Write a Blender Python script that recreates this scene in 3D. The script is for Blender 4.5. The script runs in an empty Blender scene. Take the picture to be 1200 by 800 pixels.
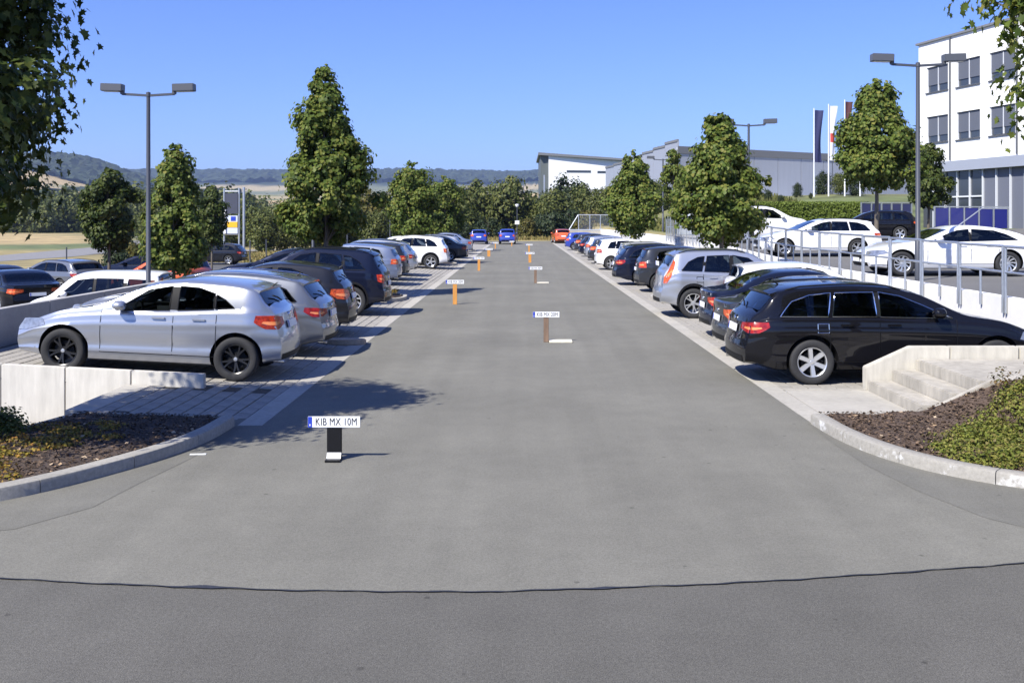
import bpy, bmesh, math, random
import numpy as np
from mathutils import Vector, Matrix
R = math.radians
scn = bpy.context.scene
C = scn.collection
# ------------------------------------------------------------------ camera, light, exposure
CAMH = 2.38
cd = bpy.data.cameras.new('camera'); cam = bpy.data.objects.new('camera', cd); C.objects.link(cam)
cam.location = (0, 0, CAMH); cam.rotation_euler = (R(90), 0, 0)
cd.sensor_width = 36; cd.lens = 36.0; cd.clip_end = 12000; cd.clip_start = 0.1
cd.shift_x = -10/1200; cd.shift_y = -141/1200
scn.camera = cam
SUN = Vector((0.64, 0.70, -1.0)).normalized()          # direction the light travels
elev = math.asin(-SUN.z); az = math.atan2(-SUN.x, -SUN.y)   # azimuth of the sun from +Y towards +X
w = bpy.data.worlds.new('World'); scn.world = w; w.use_nodes = True
nt = w.node_tree; nt.nodes.clear()
wo = nt.nodes.new('ShaderNodeOutputWorld'); bg = nt.nodes.new('ShaderNodeBackground'); sk = nt.nodes.new('ShaderNodeTexSky')
sk.sky_type = 'NISHITA'; sk.sun_disc = False; sk.sun_elevation = elev; sk.sun_rotation = az
sk.air_density = 1.0; sk.dust_density = 0.3; sk.ozone_density = 3.2; sk.altitude = 300
bg.inputs[1].default_value = 0.105
gm = nt.nodes.new('ShaderNodeMix'); gm.data_type = 'RGBA'; gm.blend_type = 'MULTIPLY'; gm.inputs[0].default_value = 1; gm.inputs[7].default_value = (.475, .575, 1.0, 1)   # the camera's cool white balance
nt.links.new(sk.outputs[0], gm.inputs[6]); nt.links.new(gm.outputs[2], bg.inputs[0]); nt.links.new(bg.outputs[0], wo.inputs[0])
sl = bpy.data.lights.new('sun', 'SUN'); so = bpy.data.objects.new('sun', sl); C.objects.link(so)
sl.energy = 4.6; sl.angle = R(0.53); sl.color = (1.0, 0.955, 0.88)
so.rotation_euler = SUN.to_track_quat('-Z', 'Y').to_euler()
vs = scn.view_settings; vs.view_transform = 'Standard'; vs.look = 'None'; vs.gamma = 1.0; vs.exposure = 0.9; vs.use_curve_mapping = False
scn.cycles.max_bounces = 6; scn.cycles.transparent_max_bounces = 8; scn.cycles.caustics_reflective = False; scn.cycles.caustics_refractive = False
scn.cycles.sample_clamp_indirect = 6
rnd = random.Random(7)

# ------------------------------------------------------------------ helpers
def tag(o, label=None, cat=None, group=None, kind=None):
    if label: o['label'] = label
    if cat: o['category'] = cat
    if group: o['group'] = group
    if kind: o['kind'] = kind
    return o
def empty(name, loc=(0, 0, 0), rz=0):
    o = bpy.data.objects.new(name, None); C.objects.link(o); o.location = loc; o.rotation_euler = (0, 0, rz); o.empty_display_size = .2
    return o
def link(name, me, parent=None, mats=None):
    o = bpy.data.objects.new(name, me); C.objects.link(o)
    if mats is not None and not me.materials:
        for m in (mats if isinstance(mats, (list, tuple)) else [mats]): me.materials.append(m)
    if parent is not None: o.parent = parent
    return o
class MB:
    def __init__(s): s.v = []; s.f = []; s.m = []
    def add(s, vs, fs, m=0):
        b = len(s.v); s.v += [tuple(p) for p in vs]; s.f += [tuple(i+b for i in f) for f in fs]; s.m += [m]*len(fs)
    def box(s, x0, x1, y0, y1, z0, z1, m=0):
        s.add([(x0,y0,z0),(x1,y0,z0),(x1,y1,z0),(x0,y1,z0),(x0,y0,z1),(x1,y0,z1),(x1,y1,z1),(x0,y1,z1)],
              [(3,2,1,0),(4,5,6,7),(0,1,5,4),(1,2,6,5),(2,3,7,6),(3,0,4,7)], m)
    def obox(s, c, u, hu, v, hv, hw, m=0):
        c = Vector(c); u = Vector(u).normalized(); v = Vector(v).normalized(); n = u.cross(v)
        p = [c + u*(a*hu) + v*(b*hv) + n*(d*hw) for d in (-1, 1) for a, b in ((-1,-1),(1,-1),(1,1),(-1,1))]
        s.add(p, [(3,2,1,0),(4,5,6,7),(0,1,5,4),(1,2,6,5),(2,3,7,6),(3,0,4,7)], m)
    def tube(s, pts, rad, n=8, m=0, cap=True):
        pts = [Vector(p) for p in pts]; k = len(pts)
        rads = rad if isinstance(rad, (list, tuple)) else [rad]*k
        ring = []; vs = []; up = Vector((0,0,1))
        for i, p in enumerate(pts):
            d = (pts[min(i+1, k-1)] - pts[max(i-1, 0)]).normalized()
            a = up if abs(d.dot(up)) < .9 else Vector((1,0,0))
            u = d.cross(a).normalized(); v = d.cross(u)
            vs += [p + (u*math.cos(2*math.pi*j/n) + v*math.sin(2*math.pi*j/n))*rads[i] for j in range(n)]
        fs = [(i*n+j, i*n+(j+1)%n, (i+1)*n+(j+1)%n, (i+1)*n+j) for i in range(k-1) for j in range(n)]
        if cap: fs += [tuple(range(n))[::-1], tuple(range((k-1)*n, k*n))]
        s.add(vs, fs, m)
    def lathe(s, prof, axis='z', n=24, c=(0,0,0), m=0):
        vs = []
        for (r, h) in prof:
            for j in range(n):
                a = 2*math.pi*j/n; p, q = r*math.cos(a), r*math.sin(a)
                vs.append({'z': (c[0]+p, c[1]+q, c[2]+h), 'y': (c[0]+p, c[1]+h, c[2]+q)}[axis])
        fs = [(i*n+j, i*n+(j+1)%n, (i+1)*n+(j+1)%n, (i+1)*n+j) for i in range(len(prof)-1) for j in range(n)]
        s.add(vs, fs, m)
    def prism(s, poly, z0, z1, m=0):
        n = len(poly)
        s.add([(x, y, z0) for x, y in poly] + [(x, y, z1) for x, y in poly],
              [tuple(range(n))[::-1], tuple(range(n, 2*n))] + [(i, (i+1)%n, n+(i+1)%n, n+i) for i in range(n)], m)
    def mesh(s, name, mats=None, smooth=None, bevel=0, fix=True):
        me = bpy.data.meshes.new(name); me.from_pydata(s.v, [], s.f)
        for p, m in zip(me.polygons, s.m): p.material_index = m
        for m in ([] if mats is None else mats if isinstance(mats, (list, tuple)) else [mats]): me.materials.append(m)
        if smooth or bevel or fix:
            bm = bmesh.new(); bm.from_mesh(me)
            if fix: bmesh.ops.recalc_face_normals(bm, faces=bm.faces)
            if bevel: bmesh.ops.bevel(bm, geom=list(bm.edges), offset=bevel, segments=2, affect='EDGES', clamp_overlap=True)
            if smooth: shade(bm, smooth)
            bm.to_mesh(me); bm.free()
        return me
    def build(s, name, mats, parent=None, smooth=None, bevel=0):
        return link(name, s.mesh(name, mats, smooth, bevel), parent)
def shade(bm, ang):
    a = R(ang)
    for f in bm.faces: f.smooth = True
    for e in bm.edges: e.smooth = (len(e.link_faces) == 2 and e.calc_face_angle(0) < a)
def pchip(pts):
    xs = np.array([p[0] for p in pts], float); ys = np.array([p[1] for p in pts], float)
    h = np.diff(xs); d = np.diff(ys)/h; m = np.zeros(len(xs))
    for i in range(1, len(xs)-1):
        if d[i-1]*d[i] > 0:
            w1, w2 = 2*h[i]+h[i-1], h[i]+2*h[i-1]; m[i] = (w1+w2)/(w1/d[i-1]+w2/d[i])
    m[0], m[-1] = d[0], d[-1]
    def f(x):
        x = min(max(x, xs[0]), xs[-1]); i = int(min(max(np.searchsorted(xs, x)-1, 0), len(h)-1)); t = (x-xs[i])/h[i]
        return float((1+2*t)*(1-t)**2*ys[i] + t*(1-t)**2*h[i]*m[i] + t*t*(3-2*t)*ys[i+1] + t*t*(t-1)*h[i]*m[i+1])
    return f
def sstep(a, b, x):
    t = min(max((x-a)/(b-a), 0), 1); return t*t*(3-2*t)
def at(px, py, Y=None, z=0.0):            # photograph pixel to a place on the ground (height z) or at depth Y
    if Y is None: Y = (CAMH-z)*1200/(py-259)
    return Vector(((px-610)/1200*Y, Y, CAMH-(py-259)*Y/1200))

# ------------------------------------------------------------------ materials
MATS = {}
def mat(name, col, rough=.6, metal=0, spec=.5, noise=0, scale=5, bump=0, bscale=None, coat=0, col2=None, detail=6, stretch=None, emit=None, sub=None, big=0, bigscale=.3):
    if name in MATS: return MATS[name]
    m = bpy.data.materials.new(name); m.use_nodes = True; n = m.node_tree; b = n.nodes['Principled BSDF']
    b.inputs['Base Color'].default_value = (*col, 1); b.inputs['Roughness'].default_value = rough; b.inputs['Metallic'].default_value = metal
    b.inputs['Specular IOR Level'].default_value = spec; b.inputs['Coat Weight'].default_value = coat; b.inputs['Coat Roughness'].default_value = .03
    if emit: b.inputs['Emission Color'].default_value = (*emit[0], 1); b.inputs['Emission Strength'].default_value = emit[1]
    src = None
    if noise or bump or big:
        tc = n.nodes.new('ShaderNodeTexCoord'); src = tc.outputs['Object']
        if stretch:
            mp = n.nodes.new('ShaderNodeMapping'); mp.inputs['Scale'].default_value = stretch; n.links.new(src, mp.inputs[0]); src = mp.outputs[0]
    cur = None
    if noise:
        t = n.nodes.new('ShaderNodeTexNoise'); t.inputs['Scale'].default_value = scale; t.inputs['Detail'].default_value = detail; t.inputs['Roughness'].default_value = .65; n.links.new(src, t.inputs['Vector'])
        rp = n.nodes.new('ShaderNodeValToRGB'); c2 = col2 or tuple(c*(1-noise) for c in col); c1 = col if col2 else tuple(min(1, c*(1+noise)) for c in col)
        rp.color_ramp.elements[0].color = (*c2, 1); rp.color_ramp.elements[1].color = (*c1, 1); rp.color_ramp.elements[0].position = .3; rp.color_ramp.elements[1].position = .7
        n.links.new(t.outputs[0], rp.inputs[0]); cur = rp.outputs[0]
    if big:
        t = n.nodes.new('ShaderNodeTexNoise'); t.inputs['Scale'].default_value = bigscale; t.inputs['Detail'].default_value = 4; n.links.new(tc.outputs['Object'], t.inputs['Vector'])
        mr = n.nodes.new('ShaderNodeMapRange'); mr.inputs[1].default_value = .3; mr.inputs[2].default_value = .7; mr.inputs[3].default_value = 1-big; mr.inputs[4].default_value = 1+big; n.links.new(t.outputs[0], mr.inputs[0])
        mx = n.nodes.new('ShaderNodeVectorMath'); mx.operation = 'SCALE'
        if cur is None: mx.inputs[0].default_value = col
        else: n.links.new(cur, mx.inputs[0])
        n.links.new(mr.outputs[0], mx.inputs['Scale']); cur = mx.outputs[0]
    if cur is not None: n.links.new(cur, b.inputs['Base Color'])
    if bump:
        t = n.nodes.new('ShaderNodeTexNoise'); t.inputs['Scale'].default_value = bscale or scale*3; t.inputs['Detail'].default_value = 5; n.links.new(src, t.inputs['Vector'])
        bp = n.nodes.new('ShaderNodeBump'); bp.inputs['Strength'].default_value = bump; bp.inputs['Distance'].default_value = .01; n.links.new(t.outputs[0], bp.inputs['Height']); n.links.new(bp.outputs[0], b.inputs['Normal'])
    MATS[name] = m; return m
def leafmat(name, cols, trans=.28, rough=.5):
    if name in MATS: return MATS[name]
    m = bpy.data.materials.new(name); m.use_nodes = True; n = m.node_tree; b = n.nodes['Principled BSDF']; out = n.nodes['Material Output']
    g = n.nodes.new('ShaderNodeNewGeometry'); rp = n.nodes.new('ShaderNodeValToRGB'); rp.color_ramp.elements[0].color = (*cols[0], 1); rp.color_ramp.elements[1].color = (*cols[-1], 1)
    for i, c in enumerate(cols[1:-1]): e = rp.color_ramp.elements.new((i+1)/(len(cols)-1)); e.color = (*c, 1)
    n.links.new(g.outputs['Random Per Island'], rp.inputs[0]); n.links.new(rp.outputs[0], b.inputs['Base Color'])
    b.inputs['Roughness'].default_value = rough; b.inputs['Specular IOR Level'].default_value = .18
    tr = n.nodes.new('ShaderNodeBsdfTranslucent'); n.links.new(rp.outputs[0], tr.inputs[0]); mx = n.nodes.new('ShaderNodeMixShader'); mx.inputs[0].default_value = trans
    n.links.new(b.outputs[0], mx.inputs[1]); n.links.new(tr.outputs[0], mx.inputs[2]); n.links.new(mx.outputs[0], out.inputs[0])
    MATS[name] = m; return m
asph = dict(rough=.85, spec=.25, noise=.12, scale=60, bump=.35, bscale=220)
M_aisle = mat('asphalt_light', (.178, .176, .156), big=.09, bigscale=.45, **asph)
M_street = mat('asphalt_dark', (.128, .125, .120), rough=.85, spec=.25, noise=.30, scale=75, bump=.5, bscale=160, big=.08, bigscale=.5)
def asphalt(name, col, grain, streak, dark=None):
    m = mat(name, col, rough=.88, spec=.22, bump=.45, bscale=170); n = m.node_tree; b = n.nodes['Principled BSDF']; tc = n.nodes.new('ShaderNodeTexCoord'); fac = None
    for (sc, det, lo, hi, st) in ((130, 2, 1-grain, 1+grain, None), (38, 3, 1-grain*.35, 1+grain*.35, None), (3.2, 5, .95, 1.05, None), (.42, 4, .89, 1.10, None), (1, 4, 1-streak, 1+streak, (2.2, .07, 1))):
        t = n.nodes.new('ShaderNodeTexNoise'); t.inputs['Scale'].default_value = sc; t.inputs['Detail'].default_value = det; src = tc.outputs['Object']
        if st: mp = n.nodes.new('ShaderNodeMapping'); mp.inputs['Scale'].default_value = st; n.links.new(src, mp.inputs[0]); src = mp.outputs[0]
        n.links.new(src, t.inputs['Vector']); mr = n.nodes.new('ShaderNodeMapRange'); mr.inputs[1].default_value = .3; mr.inputs[2].default_value = .7; mr.inputs[3].default_value = lo; mr.inputs[4].default_value = hi; n.links.new(t.outputs[0], mr.inputs[0])
        if fac is None: fac = mr.outputs[0]
        else: mu = n.nodes.new('ShaderNodeMath'); mu.operation = 'MULTIPLY'; n.links.new(fac, mu.inputs[0]); n.links.new(mr.outputs[0], mu.inputs[1]); fac = mu.outputs[0]
    v = n.nodes.new('ShaderNodeTexVoronoi'); v.inputs['Scale'].default_value = 2.3; n.links.new(tc.outputs['Object'], v.inputs['Vector'])      # scattered drips and tar spots
    mr = n.nodes.new('ShaderNodeMapRange'); mr.inputs[1].default_value = .035; mr.inputs[2].default_value = .06; mr.inputs[3].default_value = .62; mr.inputs[4].default_value = 1; n.links.new(v.outputs['Distance'], mr.inputs[0])
    mu = n.nodes.new('ShaderNodeMath'); mu.operation = 'MULTIPLY'; n.links.new(fac, mu.inputs[0]); n.links.new(mr.outputs[0], mu.inputs[1])
    sc_ = n.nodes.new('ShaderNodeVectorMath'); sc_.operation = 'SCALE'; sc_.inputs[0].default_value = col; n.links.new(mu.outputs[0], sc_.inputs['Scale']); n.links.new(sc_.outputs[0], b.inputs['Base Color']); return m
M_aisle = asphalt('worn_aisle_asphalt', (.164, .159, .135), .22, .07)
M_edge = asphalt('kerbside_asphalt', (.147, .143, .123), .26, .06)
M_street = asphalt('coarse_street_asphalt', (.106, .102, .090), .40, .05)
M_lowlot = mat('asphalt_lower_lot', (.10, .10, .10), big=.1, bigscale=.4, **asph)
M_seam = mat('bitumen', (.030, .030, .031), rough=.5, noise=.3, scale=30)
M_conc = mat('concrete', (.37, .35, .305), rough=.85, noise=.10, scale=9, bump=.15, bscale=60, big=.10, bigscale=1.2)
M_wallc = mat('wall_concrete', (.54, .515, .455), rough=.85, noise=.13, scale=6, stretch=(1.6, 1.6, .22), bump=.1, bscale=50, big=.08, bigscale=1.5)
M_kerb = mat('kerb_concrete', (.29, .275, .24), rough=.9, noise=.18, scale=25, bump=.3, bscale=120, big=.12, bigscale=1.5)
M_paver = mat('paver', (.285, .268, .235), rough=.9, noise=.16, scale=14, bump=.25, bscale=120, big=.14, bigscale=1.1)
M_joint = mat('paver_joint', (.07, .062, .05), rough=.95, noise=.3, scale=20)
M_soil = mat('soil', (.060, .042, .030), rough=.95, noise=.45, scale=35, bump=1.0, bscale=60)
M_bark = mat('bark_mulch', (.11, .07, .045), rough=.95, noise=.5, scale=12)
M_dgrass = mat('dry_grass', (.33, .27, .11), rough=.95, noise=.3, scale=2.0, col2=(.17, .17, .055), bump=.5, bscale=30)
M_steel = mat('galvanised_steel', (.50, .53, .56), rough=.38, metal=.75, noise=.08, scale=12)
M_post = mat('painted_grey_post', (.06, .066, .08), rough=.45)
M_head = mat('lamp_housing_grey', (.085, .09, .10), rough=.4)
M_glassw = mat('lamp_glass', (.7, .72, .72), rough=.25)
M_white = mat('white_render', (.80, .80, .78), rough=.8, noise=.03, scale=2)
M_chrome = mat('chrome', (.75, .76, .78), rough=.12, metal=1)
M_black = mat('black_plastic', (.010, .010, .011), rough=.5, spec=.18)
M_tyre = mat('tyre_rubber', (.022, .022, .023), rough=.8, noise=.2, scale=40)
M_glass = mat('car_glass', (.010, .012, .014), rough=.02, spec=.6, coat=.0)
m = bpy.data.materials.new('tinted_car_glass'); m.use_nodes = True; n = m.node_tree; n.nodes.clear(); MATS['tinted_car_glass'] = m; M_glass = m
ou = n.nodes.new('ShaderNodeOutputMaterial'); tr = n.nodes.new('ShaderNodeBsdfTransparent'); tr.inputs[0].default_value = (.30, .34, .36, 1); gl = n.nodes.new('ShaderNodeBsdfGlossy'); gl.inputs['Roughness'].default_value = .015; gl.inputs[0].default_value = (.9, .95, 1, 1)
fr = n.nodes.new('ShaderNodeFresnel'); fr.inputs[0].default_value = 1.52; mxs = n.nodes.new('ShaderNodeMixShader'); n.links.new(fr.outputs[0], mxs.inputs[0]); n.links.new(tr.outputs[0], mxs.inputs[1]); n.links.new(gl.outputs[0], mxs.inputs[2]); n.links.new(mxs.outputs[0], ou.inputs[0])
M_lining = mat('cabin_lining', (.16, .16, .165), rough=.9); M_seat = mat('seat_fabric', (.028, .028, .032), rough=.9)
M_rimS = mat('rim_silver', (.62, .63, .64), rough=.28, metal=.7)
M_rimB = mat('rim_black', (.016, .016, .017), rough=.3)
M_tail = mat('tail_lamp', (.42, .034, .007), rough=.25, spec=.35, coat=.25, noise=.5, scale=22, detail=2)
M_tail2 = mat('tail_lamp_deep', (.26, .012, .008), rough=.2, spec=.4, coat=.35, noise=.4, scale=15, detail=2); M_tail3 = mat('tail_lamp_bright', (.55, .085, .02), rough=.25, spec=.35, coat=.25, noise=.55, scale=28, detail=2)
M_tailw = mat('tail_lamp_clear', (.80, .26, .09), rough=.15, coat=.3)
M_headl = mat('head_lamp', (.30, .32, .35), rough=.08, metal=.5, noise=.35, scale=9, detail=2)
M_plate = mat('number_plate', (.78, .79, .78), rough=.35)
M_blue = mat('plate_blue', (.02, .05, .42), rough=.4)
M_ink = mat('plate_ink', (.012, .012, .013), rough=.5)
M_wood = mat('wood_brown', (.19, .125, .085), rough=.8, noise=.3, scale=14, stretch=(1, 1, .15))
M_orange = mat('wood_orange', (.55, .25, .055), rough=.75, noise=.18, scale=10, stretch=(1, 1, .2))
M_trunk = mat('tree_bark', (.135, .115, .09), rough=.95, noise=.35, scale=16, stretch=(1, 1, .25), bump=.6, bscale=40)
def paint(name, col, metal=.0, rough=.32): return mat('paint_'+name, col, rough=rough, metal=metal, coat=1.0 if max(col) > .1 else .72, spec=.5 if max(col) > .1 else .04)
P = dict(silver=paint('silver', (.47, .49, .53), .75, .33), black=paint('black', (.006, .006, .008), 0, .25), white=paint('white', (.80, .80, .79)),
         navy=paint('navy', (.008, .011, .026), .15), dgrey=paint('dark_grey', (.035, .038, .046), .35), grey=paint('grey', (.17, .18, .20), .5),
         bluegrey=paint('blue_grey', (.20, .235, .33), .4), blue=paint('blue', (.02, .045, .30)), red=paint('red', (.55, .045, .02)), orange=paint('orange_red', (.62, .12, .03)),
         champ=paint('champagne', (.44, .43, .38), .5), anth=paint('anthracite', (.022, .023, .028), .3), lsilver=paint('light_silver', (.44, .46, .50), .7))
# ------------------------------------------------------------------ cars
SPEC = {}
SPEC['hatch'] = dict(WB=2.52, RO=.68, FO=.86, W=.89, bot=.20, R=.322, rt=.21, crz=.34,
    top=[(-.68,.98),(-.66,1.03),(-.55,1.12),(-.34,1.325),(-.22,1.365),(.2,1.42),(.75,1.44),(1.15,1.405),(1.42,1.33),(2.16,.985),(2.42,.94),(2.9,.85),(3.2,.75),(3.38,.60)],
    belt=[(-.68,.965),(-.45,1.035),(0,1.03),(.95,.965),(1.95,.92),(2.5,.86),(3.1,.74),(3.38,.58)],
    win=[[(1.80,.945),(1.33,1.26),(1.0,1.33),(1.0,.985)],[(.88,.99),(.88,1.335),(.60,1.325),(.36,1.255),(.36,1.03)],[(.33,1.035),(.33,1.24),(.20,1.175),(.05,1.06)]],
    ws=(1.42,2.13), rs=(-.54,-.345), doors=(.30,.93,1.98), tail=[(-.32,.87),(-.27,.965),(.0,.965),(.30,.935),(.34,.83),(.05,.765),(-.15,.775)], head=[(-.44,.69),(-.32,.78),(-.05,.765),(.18,.70),(.16,.60),(-.1,.59)], crease=.030, prof_r=[(.2,.08),(.35,.01),(.5,0),(.62,.02),(.8,.08),(1.0,.14)])
SPEC['compact'] = dict(WB=2.55, RO=.76, FO=.84, W=.88, bot=.20, R=.31,
    top=[(-.76,.93),(-.75,1.0),(-.66,1.12),(-.48,1.38),(-.38,1.42),(.3,1.47),(.9,1.475),(1.3,1.43),(1.5,1.37),(2.2,1.01),(2.45,.96),(3.0,.87),(3.25,.77),(3.39,.62)],
    belt=[(-.76,.91),(-.5,.98),(0,.985),(1,.96),(2,.93),(2.5,.88),(3.1,.76),(3.39,.60)],
    win=[[(1.85,.955),(1.40,1.27),(1.02,1.36),(1.02,.985)],[(.90,.99),(.90,1.365),(.34,1.35),(.24,1.005)],[(.20,1.01),(.28,1.34),(.0,1.29),(-.18,1.02)]],
    ws=(1.50,2.18), rs=(-.66,-.49), doors=(.22,.95,2.0), tail=[(-.20,.80),(-.18,.98),(.0,.985),(.20,.96),(.22,.79)], head=[(-.38,.68),(-.28,.78),(-.05,.77),(.2,.72),(.18,.62),(-.1,.60)], crease=.012, prof_r=[(.2,.06),(.35,.01),(.55,0),(.66,.03),(.9,.06),(1.1,.08)])
SPEC['wagon'] = dict(WB=2.68, RO=1.02, FO=.92, W=.91, bot=.19, R=.325,
    top=[(-1.02,.87),(-1.0,.95),(-.86,1.07),(-.58,1.31),(-.46,1.375),(0,1.43),(.6,1.46),(1.1,1.44),(1.5,1.36),(2.32,1.0),(2.6,.955),(3.15,.86),(3.45,.76),(3.60,.62)],
    belt=[(-1.02,.85),(-.75,.95),(0,.97),(1,.96),(2,.93),(2.6,.88),(3.2,.76),(3.6,.60)],
    win=[[(-.50,.985),(-.28,1.2),(-.02,1.29),(.30,1.325),(.24,.985)],[(.30,.985),(.36,1.325),(.92,1.335),(.95,.985)],[(1.0,.98),(1.0,1.335),(1.3,1.28),(1.6,1.16),(2.05,.96)]],
    ws=(1.50,2.28), rs=(-.86,-.59), doors=(.26,.98,2.1), tail=[(-.30,.83),(-.27,.90),(-.05,.895),(.32,.87),(.36,.78),(.05,.735),(-.12,.74)], head=[(-.45,.66),(-.3,.76),(-.05,.75),(.2,.69),(.18,.60),(-.1,.59)], crease=.012, prof_r=[(.2,.06),(.35,.01),(.5,0),(.60,.03),(.8,.07),(1.0,.10)], rails=True)
SPEC['suv'] = dict(WB=2.70, RO=.88, FO=.88, W=.93, bot=.27, R=.36,
    top=[(-.88,1.02),(-.86,1.10),(-.74,1.26),(-.54,1.52),(-.42,1.60),(.2,1.66),(.9,1.67),(1.35,1.62),(1.58,1.54),(2.3,1.16),(2.6,1.10),(3.1,1.02),(3.4,.92),(3.58,.74)],
    belt=[(-.88,1.0),(-.5,1.13),(0,1.12),(1,1.08),(2,1.05),(2.6,1.0),(3.2,.9),(3.58,.72)],
    win=[[(-.32,1.15),(-.12,1.36),(.12,1.47),(.30,1.495),(.22,1.135)],[(.28,1.13),(.36,1.50),(.92,1.52),(.95,1.11)],[(1.02,1.105),(1.02,1.52),(1.42,1.45),(1.95,1.085)]],
    ws=(1.58,2.26), rs=(-.72,-.55), doors=(.25,.98,2.1), tail=[(-.10,.88),(-.14,1.05),(-.02,1.06),(.16,1.03),(.22,.90),(.10,.82)], head=[(-.4,.82),(-.3,.92),(-.05,.91),(.22,.86),(.2,.76),(-.1,.74)], crease=.015, prof_r=[(.25,.07),(.4,.01),(.6,0),(.72,.04),(1.0,.08),(1.2,.1)], rails=True, clad=True)
SPEC['sedan'] = dict(WB=2.68, RO=1.02, FO=.86, W=.90, bot=.19, R=.318,
    top=[(-1.02,.90),(-.99,.98),(-.75,1.02),(-.55,1.035),(-.42,1.06),(.12,1.34),(.5,1.42),(1,1.435),(1.3,1.40),(1.55,1.32),(2.3,.98),(2.6,.94),(3.1,.85),(3.4,.74),(3.54,.60)],
    belt=[(-1.02,.88),(-.7,.94),(0,.96),(1,.94),(2,.92),(2.6,.87),(3.2,.74),(3.54,.58)],
    win=[[(-.20,.985),(.18,1.25),(.30,1.285),(.24,.975)],[(.30,.975),(.36,1.29),(.92,1.315),(.95,.965)],[(1.0,.96),(1.0,1.315),(1.3,1.27),(1.6,1.15),(2.03,.945)]],
    ws=(1.55,2.26), rs=(-.42,.10), doors=(.26,.98,2.1), tail=[(-.24,.74),(-.22,.87),(-.02,.875),(.30,.86),(.34,.77),(.05,.70)], head=[(-.42,.65),(-.3,.74),(-.05,.73),(.2,.68),(.18,.59),(-.1,.58)], crease=.012, prof_r=[(.2,.06),(.35,.01),(.5,0),(.6,.03),(.8,.05),(1.0,.02)])
SPEC['fastback'] = dict(WB=2.78, RO=1.0, FO=.92, W=.92, bot=.19, R=.335,
    top=[(-1.0,.88),(-.97,.97),(-.75,1.03),(-.15,1.25),(.35,1.36),(.9,1.40),(1.25,1.375),(1.55,1.29),(2.35,.965),(2.7,.92),(3.2,.82),(3.5,.72),(3.70,.58)],
    belt=[(-1.0,.86),(-.7,.93),(0,.95),(1,.93),(2,.90),(2.6,.86),(3.2,.74),(3.7,.56)],
    win=[[(-.26,.99),(.02,1.14),(.34,1.245),(.92,1.285),(.96,.955)],[(1.0,.955),(1.0,1.285),(1.3,1.25),(1.6,1.14),(2.05,.93)]],
    ws=(1.55,2.32), rs=(-.74,-.14), doors=(.24,.98,2.12), tail=[(-.26,.76),(-.22,.86),(-.02,.865),(.30,.85),(.34,.77),(.05,.71)], head=[(-.48,.62),(-.3,.715),(-.05,.705),(.2,.67),(.18,.57),(-.1,.56)], crease=.014, prof_r=[(.2,.06),(.35,.01),(.5,0),(.6,.03),(.8,.05),(1.0,.03)])
SPEC['van'] = dict(WB=2.70, RO=.86, FO=.86, W=.90, bot=.20, R=.315,
    top=[(-.86,1.30),(-.85,1.50),(-.80,1.70),(-.70,1.77),(0,1.81),(1.0,1.82),(1.5,1.78),(1.75,1.70),(2.45,1.10),(2.75,1.02),(3.15,.92),(3.4,.80),(3.56,.62)],
    belt=[(-.86,1.08),(-.5,1.08),(0,1.08),(1,1.06),(2,1.03),(2.6,.96),(3.2,.8),(3.56,.60)],
    win=[[(-.66,1.14),(-.62,1.54),(.12,1.58),(.16,1.13)],[(.26,1.13),(.26,1.585),(1.05,1.60),(1.05,1.11)],[(1.14,1.11),(1.14,1.60),(1.60,1.55),(2.15,1.07)]],
    ws=(1.74,2.42), rs=(-.845,-.79), doors=(.22,1.09,2.2), tail=[(-.10,.85),(-.10,1.35),(.0,1.35),(.14,1.30),(.14,.85)], head=[(-.4,.74),(-.3,.88),(-.05,.86),(.2,.80),(.18,.68),(-.1,.66)], crease=.008, prof_r=[(.2,.05),(.35,0),(.55,0),(.65,.03),(1.1,.05),(1.5,.09)])
SPEC['tallsuv'] = dict(SPEC['suv'], tail=[(-.34,1.36),(-.27,1.42),(-.15,1.25),(-.06,1.08),(.0,1.0),(.02,.84),(-.06,.84),(-.16,.98),(-.22,1.12)])
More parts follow.
